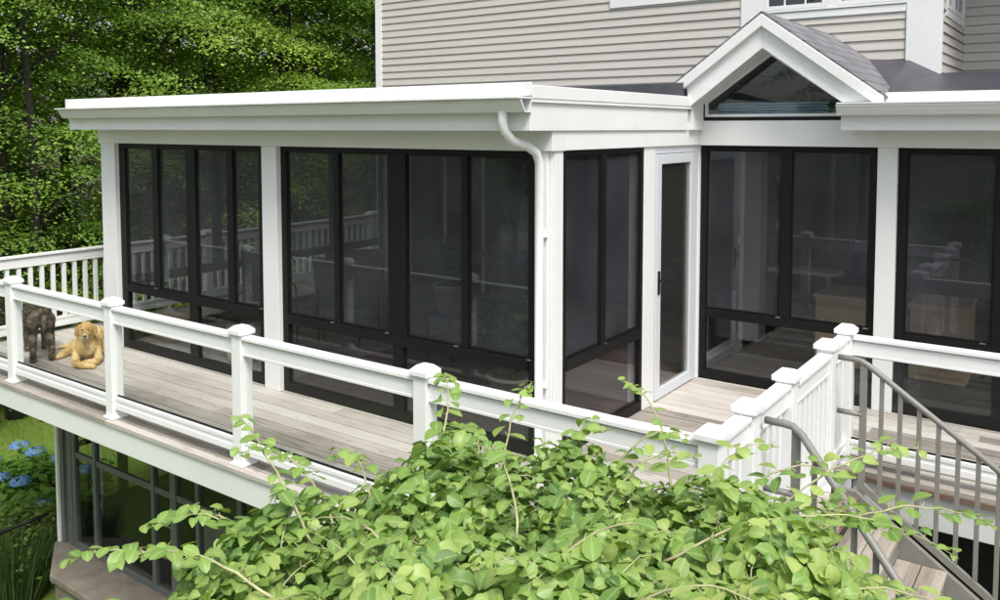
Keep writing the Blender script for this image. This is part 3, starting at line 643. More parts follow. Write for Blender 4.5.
def rail(a, b, parent, off, glass=True, balusters=0, zt=0.915, zb=(0.085,0.185)):
    """top rail, bottom rail and glass (or square balusters) between two points"""
    A = Vector((*a,0)); B = Vector((*b,0)); u = (B-A).normalized(); n = Vector((u.y,-u.x,0))
    def seg(mb, w, z0, z1, o=0.0):
        mb.prism([A+n*(o-w/2)+Vector((0,0,z0)), A+n*(o+w/2)+Vector((0,0,z0)), A+n*(o+w/2)+Vector((0,0,z1)), A+n*(o-w/2)+Vector((0,0,z1))], B-A)
    t = MB(); seg(t, 0.088, zt-0.024, zt); seg(t, 0.036, zt-0.036, zt-0.0245); seg(t, 0.052, zt-0.115, zt-0.0365); seg(t, 0.058, zt-0.135, zt-0.1155)
    t.build('top_rail', WHITE2, parent, 0.003, off)
    bt = MB(); seg(bt, 0.062, zb[0], zb[0]+0.045); seg(bt, 0.05, zb[0]+0.0455, zb[1]-0.03); seg(bt, 0.06, zb[1]-0.0295, zb[1])
    bt.build('bottom_rail', WHITE2, parent, 0.003, off)
    if glass:
        g = MB(); seg(g, 0.008, zb[1]+0.002, zt-0.136); g.build('glass_panel', RGLASS, parent, 0, off)
        k_ = MB(); seg(k_, 0.018, zb[1]+0.0005, zb[1]+0.010); k_.build('glass_gasket', BLACKF, parent, 0, off)
        k_ = MB(); seg(k_, 0.018, zt-0.142, zt-0.1355); k_.build('glass_gasket', BLACKF, parent, 0, off)
    if balusters:
        L = (B-A).length
        for i in range(balusters):
            p = A+u*L*(i+1)/(balusters+1)
            m = MB()
            q = 0.02; m.prism([p-u*q-n*q+Vector((0,0,zb[1]+.001)), p+u*q-n*q+Vector((0,0,zb[1]+.001)), p+u*q+n*q+Vector((0,0,zb[1]+.001)), p-u*q+n*q+Vector((0,0,zb[1]+.001))], (0,0,zt-0.136-zb[1]-.002))
            m.build('baluster', WHITE2, parent, 0.002, off)
YFR = 3.66; XSR = -1.42
fo = (-5.5, YFR, 0)
fr = thing('glass_railing', 'long white railing with clear glass panels along the front deck edge', 'railing', fo, 0, 'white deck railings')
fx = [-9.80, -8.15, -6.47, -4.83, -3.155, XSR]
for i, x in enumerate(fx): post(x, YFR, fr, fo)
for a, b in zip(fx[:-1], fx[1:]): rail((a+0.05, YFR), (b-0.05, YFR), fr, fo)
so = (XSR, 4.2, 0)
sr = thing('short_railing', 'short white baluster railing with its post next to the stair gate, nearest the corner', 'railing', so, 0, 'white deck railings')
post(XSR, 4.13, sr, so); post(XSR, 4.78, sr, so)
rail((XSR, YFR+0.051), (XSR, 4.079), sr, so, False, 3); rail((XSR, 4.181), (XSR, 4.729), sr, so, False, 4)
go = (XSR, 5.2, 0)
gt = thing('stair_gate', 'white baluster gate closing the top of the outdoor stairs', 'gate', go)
rail((XSR+0.012, 4.845), (XSR+0.012, 5.555), gt, go, False, 6, 0.905)
MB().box(XSR-0.02,XSR+0.04,4.84,4.875,0.10,0.885).build('gate_stile', WHITE2, gt, 0.003, go)
MB().box(XSR-0.02,XSR+0.04,5.525,5.56,0.10,0.885).build('gate_stile', WHITE2, gt, 0.003, go)
ro = (-0.5, 6.13, 0)
rr_ = thing('glass_railing', 'white railing with clear glass panels along the deck right of the stair gate', 'railing', ro, 0, 'white deck railings')
post(XSR, 5.62, rr_, ro); post(XSR, 6.13, rr_, ro)
rail((XSR, 5.671), (XSR, 6.079), rr_, ro, False, 3)
for x in (0.45, 2.2): post(x, 6.13, rr_, ro)
rail((XSR+0.051, 6.13), (0.399, 6.13), rr_, ro); rail((0.501, 6.13), (2.149, 6.13), rr_, ro)
bo = (-9.80, 7, 0)
br = thing('baluster_railing', 'white square baluster railing along the left edge of the deck', 'railing', bo, 0, 'white deck railings')
post(-9.80, 10.05, br, bo, w=0.14)
post(-9.80, 6.9, br, bo)
rail((-9.80, YFR+0.051), (-9.80, 6.849), br, bo, False, 24, 0.93, (0.06,0.17))
rail((-9.80, 6.951), (-9.80, 9.979), br, bo, False, 23, 0.93, (0.06,0.17))

# ------------------------------------------------------------------ stairs with steel handrails
sto = (-1.3, 5.0, 0)
st = thing('outdoor_stairs', 'outdoor stairs of worn wooden treads between grey steel stringers', 'stairs', sto)
ry0, ry1 = 4.22, 5.72
rise, run = 0.182, 0.262
x_ = XE+0.02; z_ = 0.0
MB().box(XE+0.001, XE+0.13, ry0+0.04, ry1-0.04, -0.075, -0.03).build('nosing_board', REDWOOD, st, 0.004, sto)
nst = 14
YLf = lambda x: ry0+0.045-0.50*max(0, x-(XE+0.1))
for i in range(nst):
    zt = -rise*(i+1); x0 = XE+0.10+run*i
    if zt < GZ+0.05: break
    t = MB()
    for j in range(2):
        a, b = x0+j*0.145, x0+j*0.145+0.139
        t.prism([(a,YLf(a),zt-0.036),(b,YLf(b),zt-0.036),(b,ry1-0.045,zt-0.036),(a,ry1-0.045,zt-0.036)], (0,0,0.036))
    t.build('tread', TREAD, st, 0.004, sto)
    if zt > -2.5:
        MB().box(x0+0.262, x0+0.272, YLf(x0+0.262)+0.005, ry1-0.05, zt-0.15, zt-0.037).build('riser', STEEL, st, 0, sto)
sl = rise/run
def stringer(y, fl):
    a = XE+0.005; L = 3.75
    f = lambda x, z: (x, y-fl*max(0, x-a-0.1), z)
    MB().prism([f(a,0.0),f(a+0.1,0.0),f(a+0.1,-0.38),f(a,-0.30)], (0,0.04,0)).prism([f(a+0.1001,0.0),f(a+L,-sl*(L-0.1)),f(a+L,-sl*(L-0.1)-0.30),f(a+0.1001,-0.38)], (0,0.04,0)).build('stringer', STEEL, st, 0.003, sto)
stringer(ry1-0.04, 0.0); stringer(ry0, 0.50)
def handrail(y, fl, label, sl=sl):
    o = (XSR+0.2, y, 0); h = thing('steel_handrail', label, 'handrail', o, 0, 'grey steel stair handrails')
    zt0 = 0.855; xb = XSR+0.21; Lx = 3.4
    f = lambda x, z: (x, y-fl*max(0, x-xb), z)
    MB().tube([(XSR+0.052,y,zt0),(xb-0.06,y,zt0),(xb-0.02,y,zt0-0.005),f(xb+0.03,zt0-0.03),f(xb+Lx,zt0-0.02-sl*Lx)], 0.0195, 12).build('top_bar', STEEL, h, 0, o)
    MB().tube([(XSR+0.052,y,0.50),(xb-0.005,y,0.50)], 0.017, 10).build('stub_bar', STEEL, h, 0, o)
    lz = lambda x: 0.075-0.02-sl*(x-xb)
    MB().bar(f(xb,lz(xb)-0.02),f(xb+Lx,lz(xb+Lx)-0.02),0.03,0.045).build('bottom_bar', STEEL, h, 0.002, o)
    x = xb; i = 0
    while x < xb+Lx:
        w = 0.021 if i % 9 == 0 else 0.0135; yy = f(x,0)[1]
        tz = zt0-0.02-sl*(x-xb)
        MB().box(x-w,x+w,yy-w*0.6,yy+w*0.6, (-0.12-sl*(x-xb)) if i%9==0 else lz(x), tz).build('baluster' if i%9 else 'newel', STEEL, h, 0.002, o)
        x += 0.110; i += 1
    return h
handrail(ry1, 0.0, 'grey steel handrail on the far side of the stairs, fully in view')
handrail(ry0+0.03, 0.62, 'grey steel handrail on the near side of the stairs, half hidden by the vine', 0.88)

# ------------------------------------------------------------------ furniture seen through the porch
def cabinet(x0, x1, y0, y1, h, label):
    cx, cy = (x0+x1)/2, (y0+y1)/2; o = thing('wooden_cabinet', label, 'cabinet', (cx, cy, 0.03), 0, 'wooden cabinets inside the porch')
    w, d = (x1-x0)/2, (y1-y0)/2
    MB().box(-w,w,-d,d,0.05,h-0.03).build('carcass', OAK, o, 0.004)
    MB().box(-w-0.015,w+0.015,-d-0.015,d+0.015,h-0.0295,h).build('cabinet_top', OAK, o, 0.004)
    for s in (0, 1): MB().box(-w+0.03+s*w,-0.015+s*w,-d-0.012,-d-0.0005,0.10,h-0.06).build('cabinet_door', OAK, o, 0.004)
    return o
cabinet(-2.22,-1.50, 8.35, 8.95, 0.72, 'light oak cabinet behind the screen panel left of the white post')
cabinet(-1.38,-0.92, 8.30, 8.85, 0.74, 'light oak cabinet behind the screen panel right of the white post')
# lanterns stacked on the inner wall
for i, z in enumerate((1.72, 1.22, 0.72)):
    y, x = 9.12, -2.84; o = thing('wall_lantern', ['topmost','middle','lowest'][i]+' of three black wall lanterns beside the inner white column', 'lantern', (x, y, z), 0, 'lanterns on the inner wall')
    m = MB()
    for sx in (-0.06,0.052):
        for sy in (-0.06,0.052): m.box(sx,sx+0.008,sy,sy+0.008,0.02,0.30)
    m.build('cage', BLACKF, o); MB().box(-0.07,0.07,-0.07,0.07,0,0.0195).build('base', BLACKF, o)
    MB().add([(-0.075,-0.075,0.301),(0.075,-0.075,0.301),(0.075,0.075,0.301),(-0.075,0.075,0.301),(0,0,0.37)], [(0,3,2,1),(0,1,4),(1,2,4),(2,3,4),(3,0,4)]).build('roof', BLACKF, o)
    MB().lathe([(0.001,0.02),(0.022,0.02),(0.022,0.13),(0.001,0.13)]).build('candle', CREAM, o)
    MB().bar((0,0.07,0.32),(0,0.23,0.32),0.015,0.015).build('bracket', BLACKF, o)
# side table with shelf near lanterns
t = thing('console_table', 'narrow pale console table inside the porch behind the set-back screens', 'table', (-2.52, 9.05, 0.03))
MB().box(-0.35,0.35,-0.14,0.14,0.80,0.84).build('tabletop', CREAM, t, 0.004)
for sx in (-0.33,0.29):
    for sy in (-0.12,0.08): MB().box(sx,sx+0.04,sy,sy+0.04,0,0.799).build('leg', BLACKF, t, 0.003)

def bistro_chair(label, loc, rz):
    o = thing('patio_chair', label, 'chair', loc, rz, 'black framed patio chairs in the porch')
    for s in (-0.24, 0.24):
        MB().tube([(s,-0.25,0.0),(s,-0.26,0.42),(s,-0.24,0.62),(s,-0.18,0.65),(s,0.22,0.64),(s,0.27,0.60),(s,0.25,0.02)], 0.012, 8).build('side_frame', BLACKF, o)
        MB().tube([(s,0.20,0.42),(s,0.28,0.70),(s,0.36,0.98)], 0.012, 8).build('back_post', BLACKF, o)
    MB().prism([(-0.235,-0.25,0.42),(-0.235,0.20,0.395),(-0.235,0.205,0.41),(-0.235,-0.25,0.435)], (0.47,0,0)).build('seat', SLING, o)
    MB().prism([(-0.235,0.20,0.43),(-0.235,0.215,0.43),(-0.235,0.37,0.97),(-0.235,0.355,0.97)], (0.47,0,0)).build('backrest', SLING, o)
    MB().tube([(-0.24,-0.25,0.42),(0.24,-0.25,0.42)], 0.012, 8).build('cross_bar', BLACKF, o)
    return o
ch = bistro_chair('black framed patio chair facing the round side table inside the porch', (-7.35, 5.95, 0), R(60))
c2 = copy_tree(ch); c2.location = (-6.75, 6.55, 0); c2.rotation_euler.z = R(-160); c2['label'] = 'black framed patio chair turned away beside the white porch post'
t = thing('round_side_table', 'round side table with a cream drum base inside the left porch bay', 'table', (-7.02, 5.35, 0))
MB().lathe([(0.001,0.01),(0.15,0.01),(0.17,0.05),(0.17,0.42),(0.001,0.42)], seg=32).build('drum', CREAM, t)
MB().lathe([(0.001,0.4205),(0.23,0.4205),(0.235,0.435),(0.23,0.45),(0.001,0.45)], seg=32).build('tabletop', BLACKF, t)
# reddish armchair
a = thing('armchair', 'dark red-brown armchair behind the wide front screen of the porch', 'armchair', (-7.1, 6.9, 0), R(-125))
MB().box(-0.30,0.30,-0.30,0.30,0.28,0.44).build('seat', REDCH, a, 0.04)
MB().prism([(-0.33,0.22,0.40),(-0.33,0.34,0.40),(-0.33,0.48,0.98),(-0.33,0.38,1.0)], (0.66,0,0)).build('backrest', REDCH, a, 0.03)
for s in (-0.38, 0.31):
    MB().box(s,s+0.07,-0.32,0.36,0.56,0.61).build('armrest', REDCH, a, 0.02)
    MB().box(s+0.01,s+0.05,-0.31,-0.26,0.0,0.559).build('leg', REDCH, a, 0.005); MB().box(s+0.01,s+0.05,0.30,0.35,0.0,0.559).build('leg', REDCH, a, 0.005)

# ------------------------------------------------------------------ foliage helpers
def leaf_cloud(pts, nrm, length, width, simple=True, rnd=None, roll=None):
    """pts Nx3, nrm Nx3 (leaf normals). returns verts, faces"""
    n = len(pts); nrm = nrm/np.linalg.norm(nrm, axis=1, keepdims=True)
    ref = rng.normal(size=(n,3)) if roll is None else roll
    t = np.cross(nrm, ref); t /= np.linalg.norm(t, axis=1, keepdims=True)+1e-9
    s = np.cross(nrm, t)
    L = length[:,None]; W = width[:,None]
    if simple:
        v = np.stack([pts-t*L*0.5, pts+s*W*0.5-nrm*W*0.12, pts+t*L*0.5, pts-s*W*0.5-nrm*W*0.12], 1)
        f = np.arange(n*4).reshape(n,4)
        return v.reshape(-1,3), f
    # shaped oval leaf, folded on the midrib and curved along its length: 5 midrib points, 3 per side
    ys = [-0.5,-0.36,-0.10,0.18,0.38,0.52]; ws = [0,0.66,1.0,0.88,0.46,0]; cu = rng.uniform(-0.02,0.22,(n,1)); fold = rng.uniform(0.02,0.40,(n,1))
    mid = [pts + t*L*y - nrm*(L*cu*(2*y)**2) for y in ys]
    lf = [mid[i] + s*W*0.5*ws[i] + nrm*W*0.5*ws[i]*fold for i in (1,2,3,4)]
    rt = [mid[i] - s*W*0.5*ws[i] + nrm*W*0.5*ws[i]*fold for i in (1,2,3,4)]
    v = np.stack(mid+lf+rt, 1)
    fq = np.array([(1,2,7,6),(2,3,8,7),(3,4,9,8),(1,10,11,2),(2,11,12,3),(3,12,13,4)]); ft = np.array([(0,1,6),(4,5,9),(0,10,1),(4,13,5)])
    o = (np.arange(n)*14)[:,None,None]
    return v.reshape(-1,3), (fq[None]+o).reshape(-1,4), (ft[None]+o).reshape(-1,3)
def leaf_object(name, v, f4, f3, rnd_per_leaf, mat, parent=None, per=1, per3=0, smooth=False):
    me = bpy.data.meshes.new(name)
    faces = f4.tolist() + (f3.tolist() if f3 is not None else [])
    me.from_pydata(v.tolist(), [], faces)
    r = np.repeat(rnd_per_leaf, per)
    if f3 is not None: r = np.concatenate([r, np.repeat(rnd_per_leaf, per3)])
    at = me.attributes.new('rnd', 'FLOAT', 'FACE'); at.data.foreach_set('value', r.astype(np.float32))
    if smooth:
        me.polygons.foreach_set('use_smooth', [True]*len(faces))
        rb = me.attributes.new('rib', 'FLOAT', 'POINT'); rb.data.foreach_set('value', np.tile(np.array([1]*6+[0]*8, dtype=np.float32), len(v)//14))
    me.materials.append(mat); me.update()
    o = bpy.data.objects.new(name, me); put(o, parent); return o

# ------------------------------------------------------------------ trees
def make_tree(seed, h, r, z0, nspray, per, leafsize, mat, name, label, cat='tree', trunk_r=0.16, group=None):
    g = np.random.default_rng(seed); rd = random.Random(seed)
    root = thing(name, label, cat, (0,0,GZ), 0, group)
    tb = MB(); lean = (rd.uniform(-.3,.3), rd.uniform(-.3,.3))
    tp = [(lean[0]*z/h*1.5+0.06*math.sin(z*1.3+seed), lean[1]*z/h*1.5+0.06*math.cos(z+seed), z) for z in np.linspace(0, h*0.95, 14)]
    tb.tube(tp, [trunk_r*(1.25 if i == 0 else 1)*(1-0.9*i/13) for i in range(14)], 9)
    pts = []; nr = []; tn = []
    for s_ in range(nspray):
        f = rd.random(); z = z0+(h-z0)*(f**0.9); 
        prof = (0.55+0.45*math.sin(min(1, (z-z0)/(h-z0)*1.15)*math.pi*0.85+0.35))*(1.0 if (z-z0)/(h-z0) < 0.75 else (1-(z-z0)/(h-z0))*3+0.22)
        a = rd.uniform(0, 2*math.pi); rad = r*prof*math.sqrt(rd.uniform(0.10, 1.0))*rd.uniform(0.75,1.15)
        c_ = np.array([lean[0]*z/h*1.5+rad*math.cos(a), lean[1]*z/h*1.5+rad*math.sin(a), z])
        if s_ % 4 == 0:
            zb = max(0.8, z-0.5*rad); i = min(13, int(zb/(h*0.95)*13)); p0 = Vector(tp[i])
            tb.tube([p0, p0.lerp(Vector(c_), 0.5)+Vector((0,0,0.12*rad)), Vector(c_)], [0.035+0.01*r*0.3, 0.022, 0.006], 5, False)
        ra = rd.uniform(0.42, 0.95); th = rd.uniform(0.03, 0.08)
        k_ = int(per*rd.uniform(0.6,1.4)*(ra/0.68)**2)
        q = g.normal(size=(k_,3))*np.array([ra*0.55, ra*0.55, th]); 
        out = np.array([math.cos(a), math.sin(a), 0])
        droop = -(q[:,0]**2+q[:,1]**2)*0.30 - (q@out)*0.34
        q[:,2] += droop; pts.append(c_+q); tn.append(np.clip(rd.gauss(0.5,0.2)+g.normal(0,0.10,k_),0,1))
        n_ = np.tile(np.array([0,0,1.0])+out*0.45, (k_,1)) + g.normal(size=(k_,3))*0.34; nr.append(n_)
    pts = np.concatenate(pts); nr = np.concatenate(nr); n = len(pts)
    L = leafsize*g.uniform(0.7,1.3,n); v, f = leaf_cloud(pts, nr, L, L*0.62)
    tb.build('trunk', BARK, root)
    # rnd: mostly by spray
    leaf_object('crown', v, f, None, np.concatenate(tn), mat, root)
    return root
protos = [make_tree(3, 13.5, 3.3, 2.2, 230, 330, 0.066, TREELEAF[0], 'maple_tree', 'x', group='trees of the wood behind the deck'),
          make_tree(8, 15.0, 3.0, 3.8, 170, 330, 0.064, TREELEAF[1], 'maple_tree', 'x', group='trees of the wood behind the deck'),
          make_tree(21, 14.0, 3.6, 1.0, 250, 320, 0.068, TREELEAF[0], 'maple_tree', 'x', group='trees of the wood behind the deck')]
rows = [  # azimuth left of +Y, range, proto, scale
 (73,17.5,2,1.0),(66,16.8,0,0.95),(60,19.0,1,1.0),(54.5,18.2,2,0.95),(49.5,20.0,0,1.05),(44.5,19.2,1,1.0),(40,21.5,2,1.0),
 (76,22,1,1.1),(69.5,21.5,0,1.1),(63,23.5,2,1.1),(57.5,24.5,1,1.15),(52,25,0,1.15),(46.5,26,2,1.15),(42,27.5,1,1.2),(36,27,0,1.1),
 (72,30,2,1.3),(65,31,1,1.35),(59,32,0,1.35),(53.5,33,2,1.35),(48.5,34,1,1.4),(43,35,0,1.4),
 (52,46,2,1.5)]
front_lab = ['full leafy tree at the far left edge of the wood, lowest branches over the lawn','bright green tree just left of the porch roof corner','slim dark tree rising over the left end of the porch roof',
 'broad leafy tree over the left half of the porch roof','tall tree with pale green sprays over the middle of the porch roof','darker tree left of the house corner board','leafy tree directly against the house corner board']
used = set()
for i, (az_, rg, pi, sc) in enumerate(rows):
    o = protos[pi] if pi not in used else copy_tree(protos[pi]); used.add(pi)
    o.location = (-rg*math.sin(R(az_)), rg*math.cos(R(az_)), GZ-0.05); o.rotation_euler.z = i*2.1
    o.scale = (sc*(0.95+0.1*((i*7)%3)/2), sc, sc*(0.93+0.07*((i*5)%4)))
    o['label'] = front_lab[i] if i < 7 else 'tree deep in the shaded wood behind the front row of trees'
slim = make_tree(55, 17.0, 2.2, 7.0, 110, 260, 0.066, TREELEAF[1], 'slender_tree', 'x', trunk_r=0.085, group='slender bare trunked trees along the wood edge')
for i, (az_, rg, sc) in enumerate([(75,16.6,1.0),(71.5,17.4,1.15),(67.5,15.9,0.9),(64.2,16.4,1.05),(58.4,19.8,1.1),(55.9,21.3,0.95),(50.6,21.0,1.1)]):
    o = slim if i == 0 else copy_tree(slim)
    o.location = (-rg*math.sin(R(az_)), rg*math.cos(R(az_)), GZ-0.05); o.rotation_euler.z = i*2.7+0.5; o.scale = (sc,sc,1.0+0.03*i)
    o['label'] = 'slender tree with a long bare dark trunk standing near the front of the wood'
# trees on the camera's side of the garden; they show as dark reflections in the screens
for i, (x, y, pi, sc) in enumerate([(7,-9,0,1.0),(1,-13,2,1.1),(-6,-12,1,1.0),(12,-4,2,1.0),(-13,-9,0,1.0),(15,3,1,1.1),(-2.5,-18,0,1.2),(9,-16,1,1.2)]):
    o = copy_tree(protos[pi]); o.location = (x, y, GZ-0.05); o.rotation_euler.z = i*1.3+0.4; o.scale = (sc,)*3
    o['label'] = 'garden tree mirrored in the dark porch screens'; o['group'] = 'garden trees opposite the porch'
# understorey shrubs
def make_shrub(seed, r, h, n, leafsize, mat, name, label, cat='shrub', group=None, loc=(0,0,GZ)):
    g = np.random.default_rng(seed); rd = random.Random(seed)
    root = thing(name, label, cat, loc, 0, group)
    sb = MB()
    for i in range(9):
        a = rd.uniform(0,6.28); q = rd.uniform(.3,.8)*r
        sb.tube([(0.05*math.cos(a),0.05*math.sin(a),0),(q*0.5*math.cos(a),q*0.5*math.sin(a),h*0.45),(q*math.cos(a),q*math.sin(a),h*0.8)], [0.02,0.013,0.006], 5, False)
    sb.build('stems', WOODSTEM, root)
    nc = max(10, n//60); pts = []; nr = []
    for i in range(nc):
        a = rd.uniform(0,6.28); e = math.acos(rd.uniform(0.0,1)); rr = rd.uniform(0.55,1.05)
        c_ = np.array([r*rr*math.sin(e)*math.cos(a), r*rr*math.sin(e)*math.sin(a), h*0.25+h*0.75*rr*math.cos(e)])
        q = g.normal(size=(60,3))*np.array([.16,.16,.09])*max(1, r*0.7); pts.append(c_+q)
        out = c_/np.linalg.norm(c_); nr.append(np.tile(out+np.array([0,0,.8]), (60,1))+g.normal(size=(60,3))*0.5)
    pts = np.concatenate(pts); nr = np.concatenate(nr); m = len(pts); L = leafsize*g.uniform(.7,1.3,m)
    v, f = leaf_cloud(pts, nr, L, L*0.6); leaf_object('foliage', v, f, None, np.clip(g.normal(.5,.22,m),0,1), mat, root)
    return root
s0 = make_shrub(5, 1.5, 2.2, 9000, 0.11, UNDERLEAF, 'woodland_shrub', 'x', group='shrubs at the edge of the wood')
first = True
for i, (az_, rg, sc) in enumerate([(76,20,0.95),(70.5,19.5,0.9),(64.5,19.8,0.85),(58,19,1.0),(68,19,1.2),(61,21.5,1.2),(54,21,1.1),(49,17.5,1.0),(44,16.5,1.0),(74,20,1.3),(57,28,1.5),(66,27,1.5),(50,29,1.5)]):
    o = s0 if first else copy_tree(s0); first = False
    o.location = (-rg*math.sin(R(az_)), rg*math.cos(R(az_)), GZ); o.rotation_euler.z = i*1.7; o.scale = (sc*1.1, sc, sc*(0.9+0.1*(i%3)))
    o['label'] = ['yellow-green shrub glimpsed through the balusters at the far left','bright shrub at the lawn edge seen over the left railing','low shrub behind the left railing next to the porch post'][i] if i < 3 else 'undergrowth shrub among the dark trunks of the wood'
# hydrangea under the deck corner
hy = make_shrub(31, 0.85, 1.05, 2600, 0.13, HYDLEAF, 'hydrangea_bush', 'broad leafed hydrangea with blue flower heads beside the lower room corner', 'hydrangea', loc=(-11.0, 5.1, GZ+0.05))
hy.scale = (1.3, 1.0, 0.70)
g = np.random.default_rng(4)
heads = [(0.35,-0.35,1.02),(0.05,-0.42,0.98),(-0.35,-0.3,1.08),(-0.1,0.1,1.15),(0.62,-0.3,0.72),(0.78,-0.05,0.86),(0.2,0.25,1.12),(-0.6,0.2,1.02),(0.55,0.3,1.0)]
for c_ in heads:
    q = g.normal(size=(150,3)); q /= np.linalg.norm(q,axis=1,keepdims=True); q[:,2] = np.abs(q[:,2])*0.8
    v, f = leaf_cloud(np.array(c_)+q*np.array([.095,.13,.12]), q, g.uniform(.022,.042,150), np.full(150,0.034)); leaf_object('flower_head', v, f, None, g.random(150), PETAL, hy)
make_shrub(41, 0.6, 0.75, 2600, 0.07, UNDERLEAF, 'low_shrub', 'fine leafed low shrub in front of the hydrangea at the room corner', loc=(-9.75, 4.55, GZ))
# feathery tall grass clump
def clump(loc, n, h, r, label, mat, seed):
    g = np.random.default_rng(seed); o = thing('grass_clump', label, 'plant', loc)
    a = g.uniform(0,6.28,n); rr = r*np.sqrt(g.random(n)); hh = h*g.uniform(.6,1.1,n)
    x = rr*np.cos(a); y = rr*np.sin(a); lx = x*0.9+g.normal(0,.05,n); ly = y*0.9+g.normal(0,.05,n)
    b = g.uniform(0,6.28,n); w = 0.007; dx = np.cos(b)*w; dy = np.sin(b)*w; z0 = np.zeros(n)
    V = np.stack([np.stack([x-dx,y-dy,z0],1),np.stack([x+dx,y+dy,z0],1),np.stack([x+lx*.4+dx*.7,y+ly*.4+dy*.7,hh*.6],1),np.stack([x+lx*.4-dx*.7,y+ly*.4-dy*.7,hh*.6],1),np.stack([x+lx,y+ly,hh],1)],1).reshape(-1,3)
    i = (np.arange(n)*5)[:,None]; leaf_object('blades', V, i+np.array([0,1,2,3]), i+np.array([3,2,4]), g.random(n), mat, o, 1, 1)
    return o
clump((-9.3,4.05,GZ), 900, 0.8, 0.28, 'dark green feathery grass clump at the lower left corner below the deck', DARKBLADE, 2)
tag(MB().tube([(-10.6,3.9,-2.50),(-9.15,3.9,-1.83),(-8.95,4.3,-1.72)], 0.018, 8).build('hose_pipe', BLACKF), 'thin black pipe running up to the corner of the lower room', 'pipe')

# potted plants inside the porch
def potted(loc, label, r, h, n, leafsize, seed, ph=0.28, mat=HYDLEAF):
    g = np.random.default_rng(seed); o = thing('potted_plant', label, 'potted plant', loc, 0, 'potted plants in the porch')
    MB().lathe([(0.001,0.0),(r*0.42,0.0),(r*0.55,ph*0.9),(r*0.6,ph*0.92),(r*0.6,ph),(r*0.5,ph),(r*0.48,ph*0.85),(0.001,ph*0.85)]).build('pot', POT, o)
    st_ = MB(); P_ = []; N_ = []
    for i in range(22):
        a = g.uniform(0,6.28); q = r*g.uniform(.4,1.2); top = Vector((q*math.cos(a), q*math.sin(a), ph+h*g.uniform(.5,1))); b = Vector((0.03*math.cos(a),0.03*math.sin(a),ph*0.85)); mid = b.lerp(top,.55)+Vector((0,0,h*.18))
        st_.tube([b,mid,top],0.005,4,False)
        for t_ in np.linspace(.2,1,n//22):
            p = b*(1-t_)**2+mid*2*t_*(1-t_)+top*t_*t_; P_.append(np.array(p)+g.normal(0,.03,3)); N_.append(np.array([math.cos(a)*.4,math.sin(a)*.4,1])+g.normal(0,.5,3))
    st_.build('stems', STEM, o); P_ = np.array(P_); N_ = np.array(N_); m = len(P_); L = leafsize*g.uniform(.7,1.3,m)
    v, f = leaf_cloud(P_, N_, L, L*0.45); leaf_object('foliage', v, f, None, g.random(m), mat, o); return o
s_ = thing('plant_stand', 'low dark plant stand under the potted plant in the middle of the porch', 'stand', (-5.35, 6.6, 0))
MB().box(-0.2,0.2,-0.2,0.2,0.46,0.49).build('stand_top', BLACKF, s_, 0.003)
for sx in (-0.18,0.15):
    for sy in (-0.18,0.15): MB().box(sx,sx+0.03,sy,sy+0.03,0,0.459).build('leg', BLACKF, s_)
potted((-5.35,6.6,0.491), 'potted plant in a pale round pot on the low stand inside the porch', 0.30, 0.45, 380, 0.14, 3)
potted((-4.0,5.75,0.0), 'bushy fern in a pot on the porch floor near the screen corner', 0.36, 0.72, 1500, 0.11, 9, mat=UNDERLEAF)

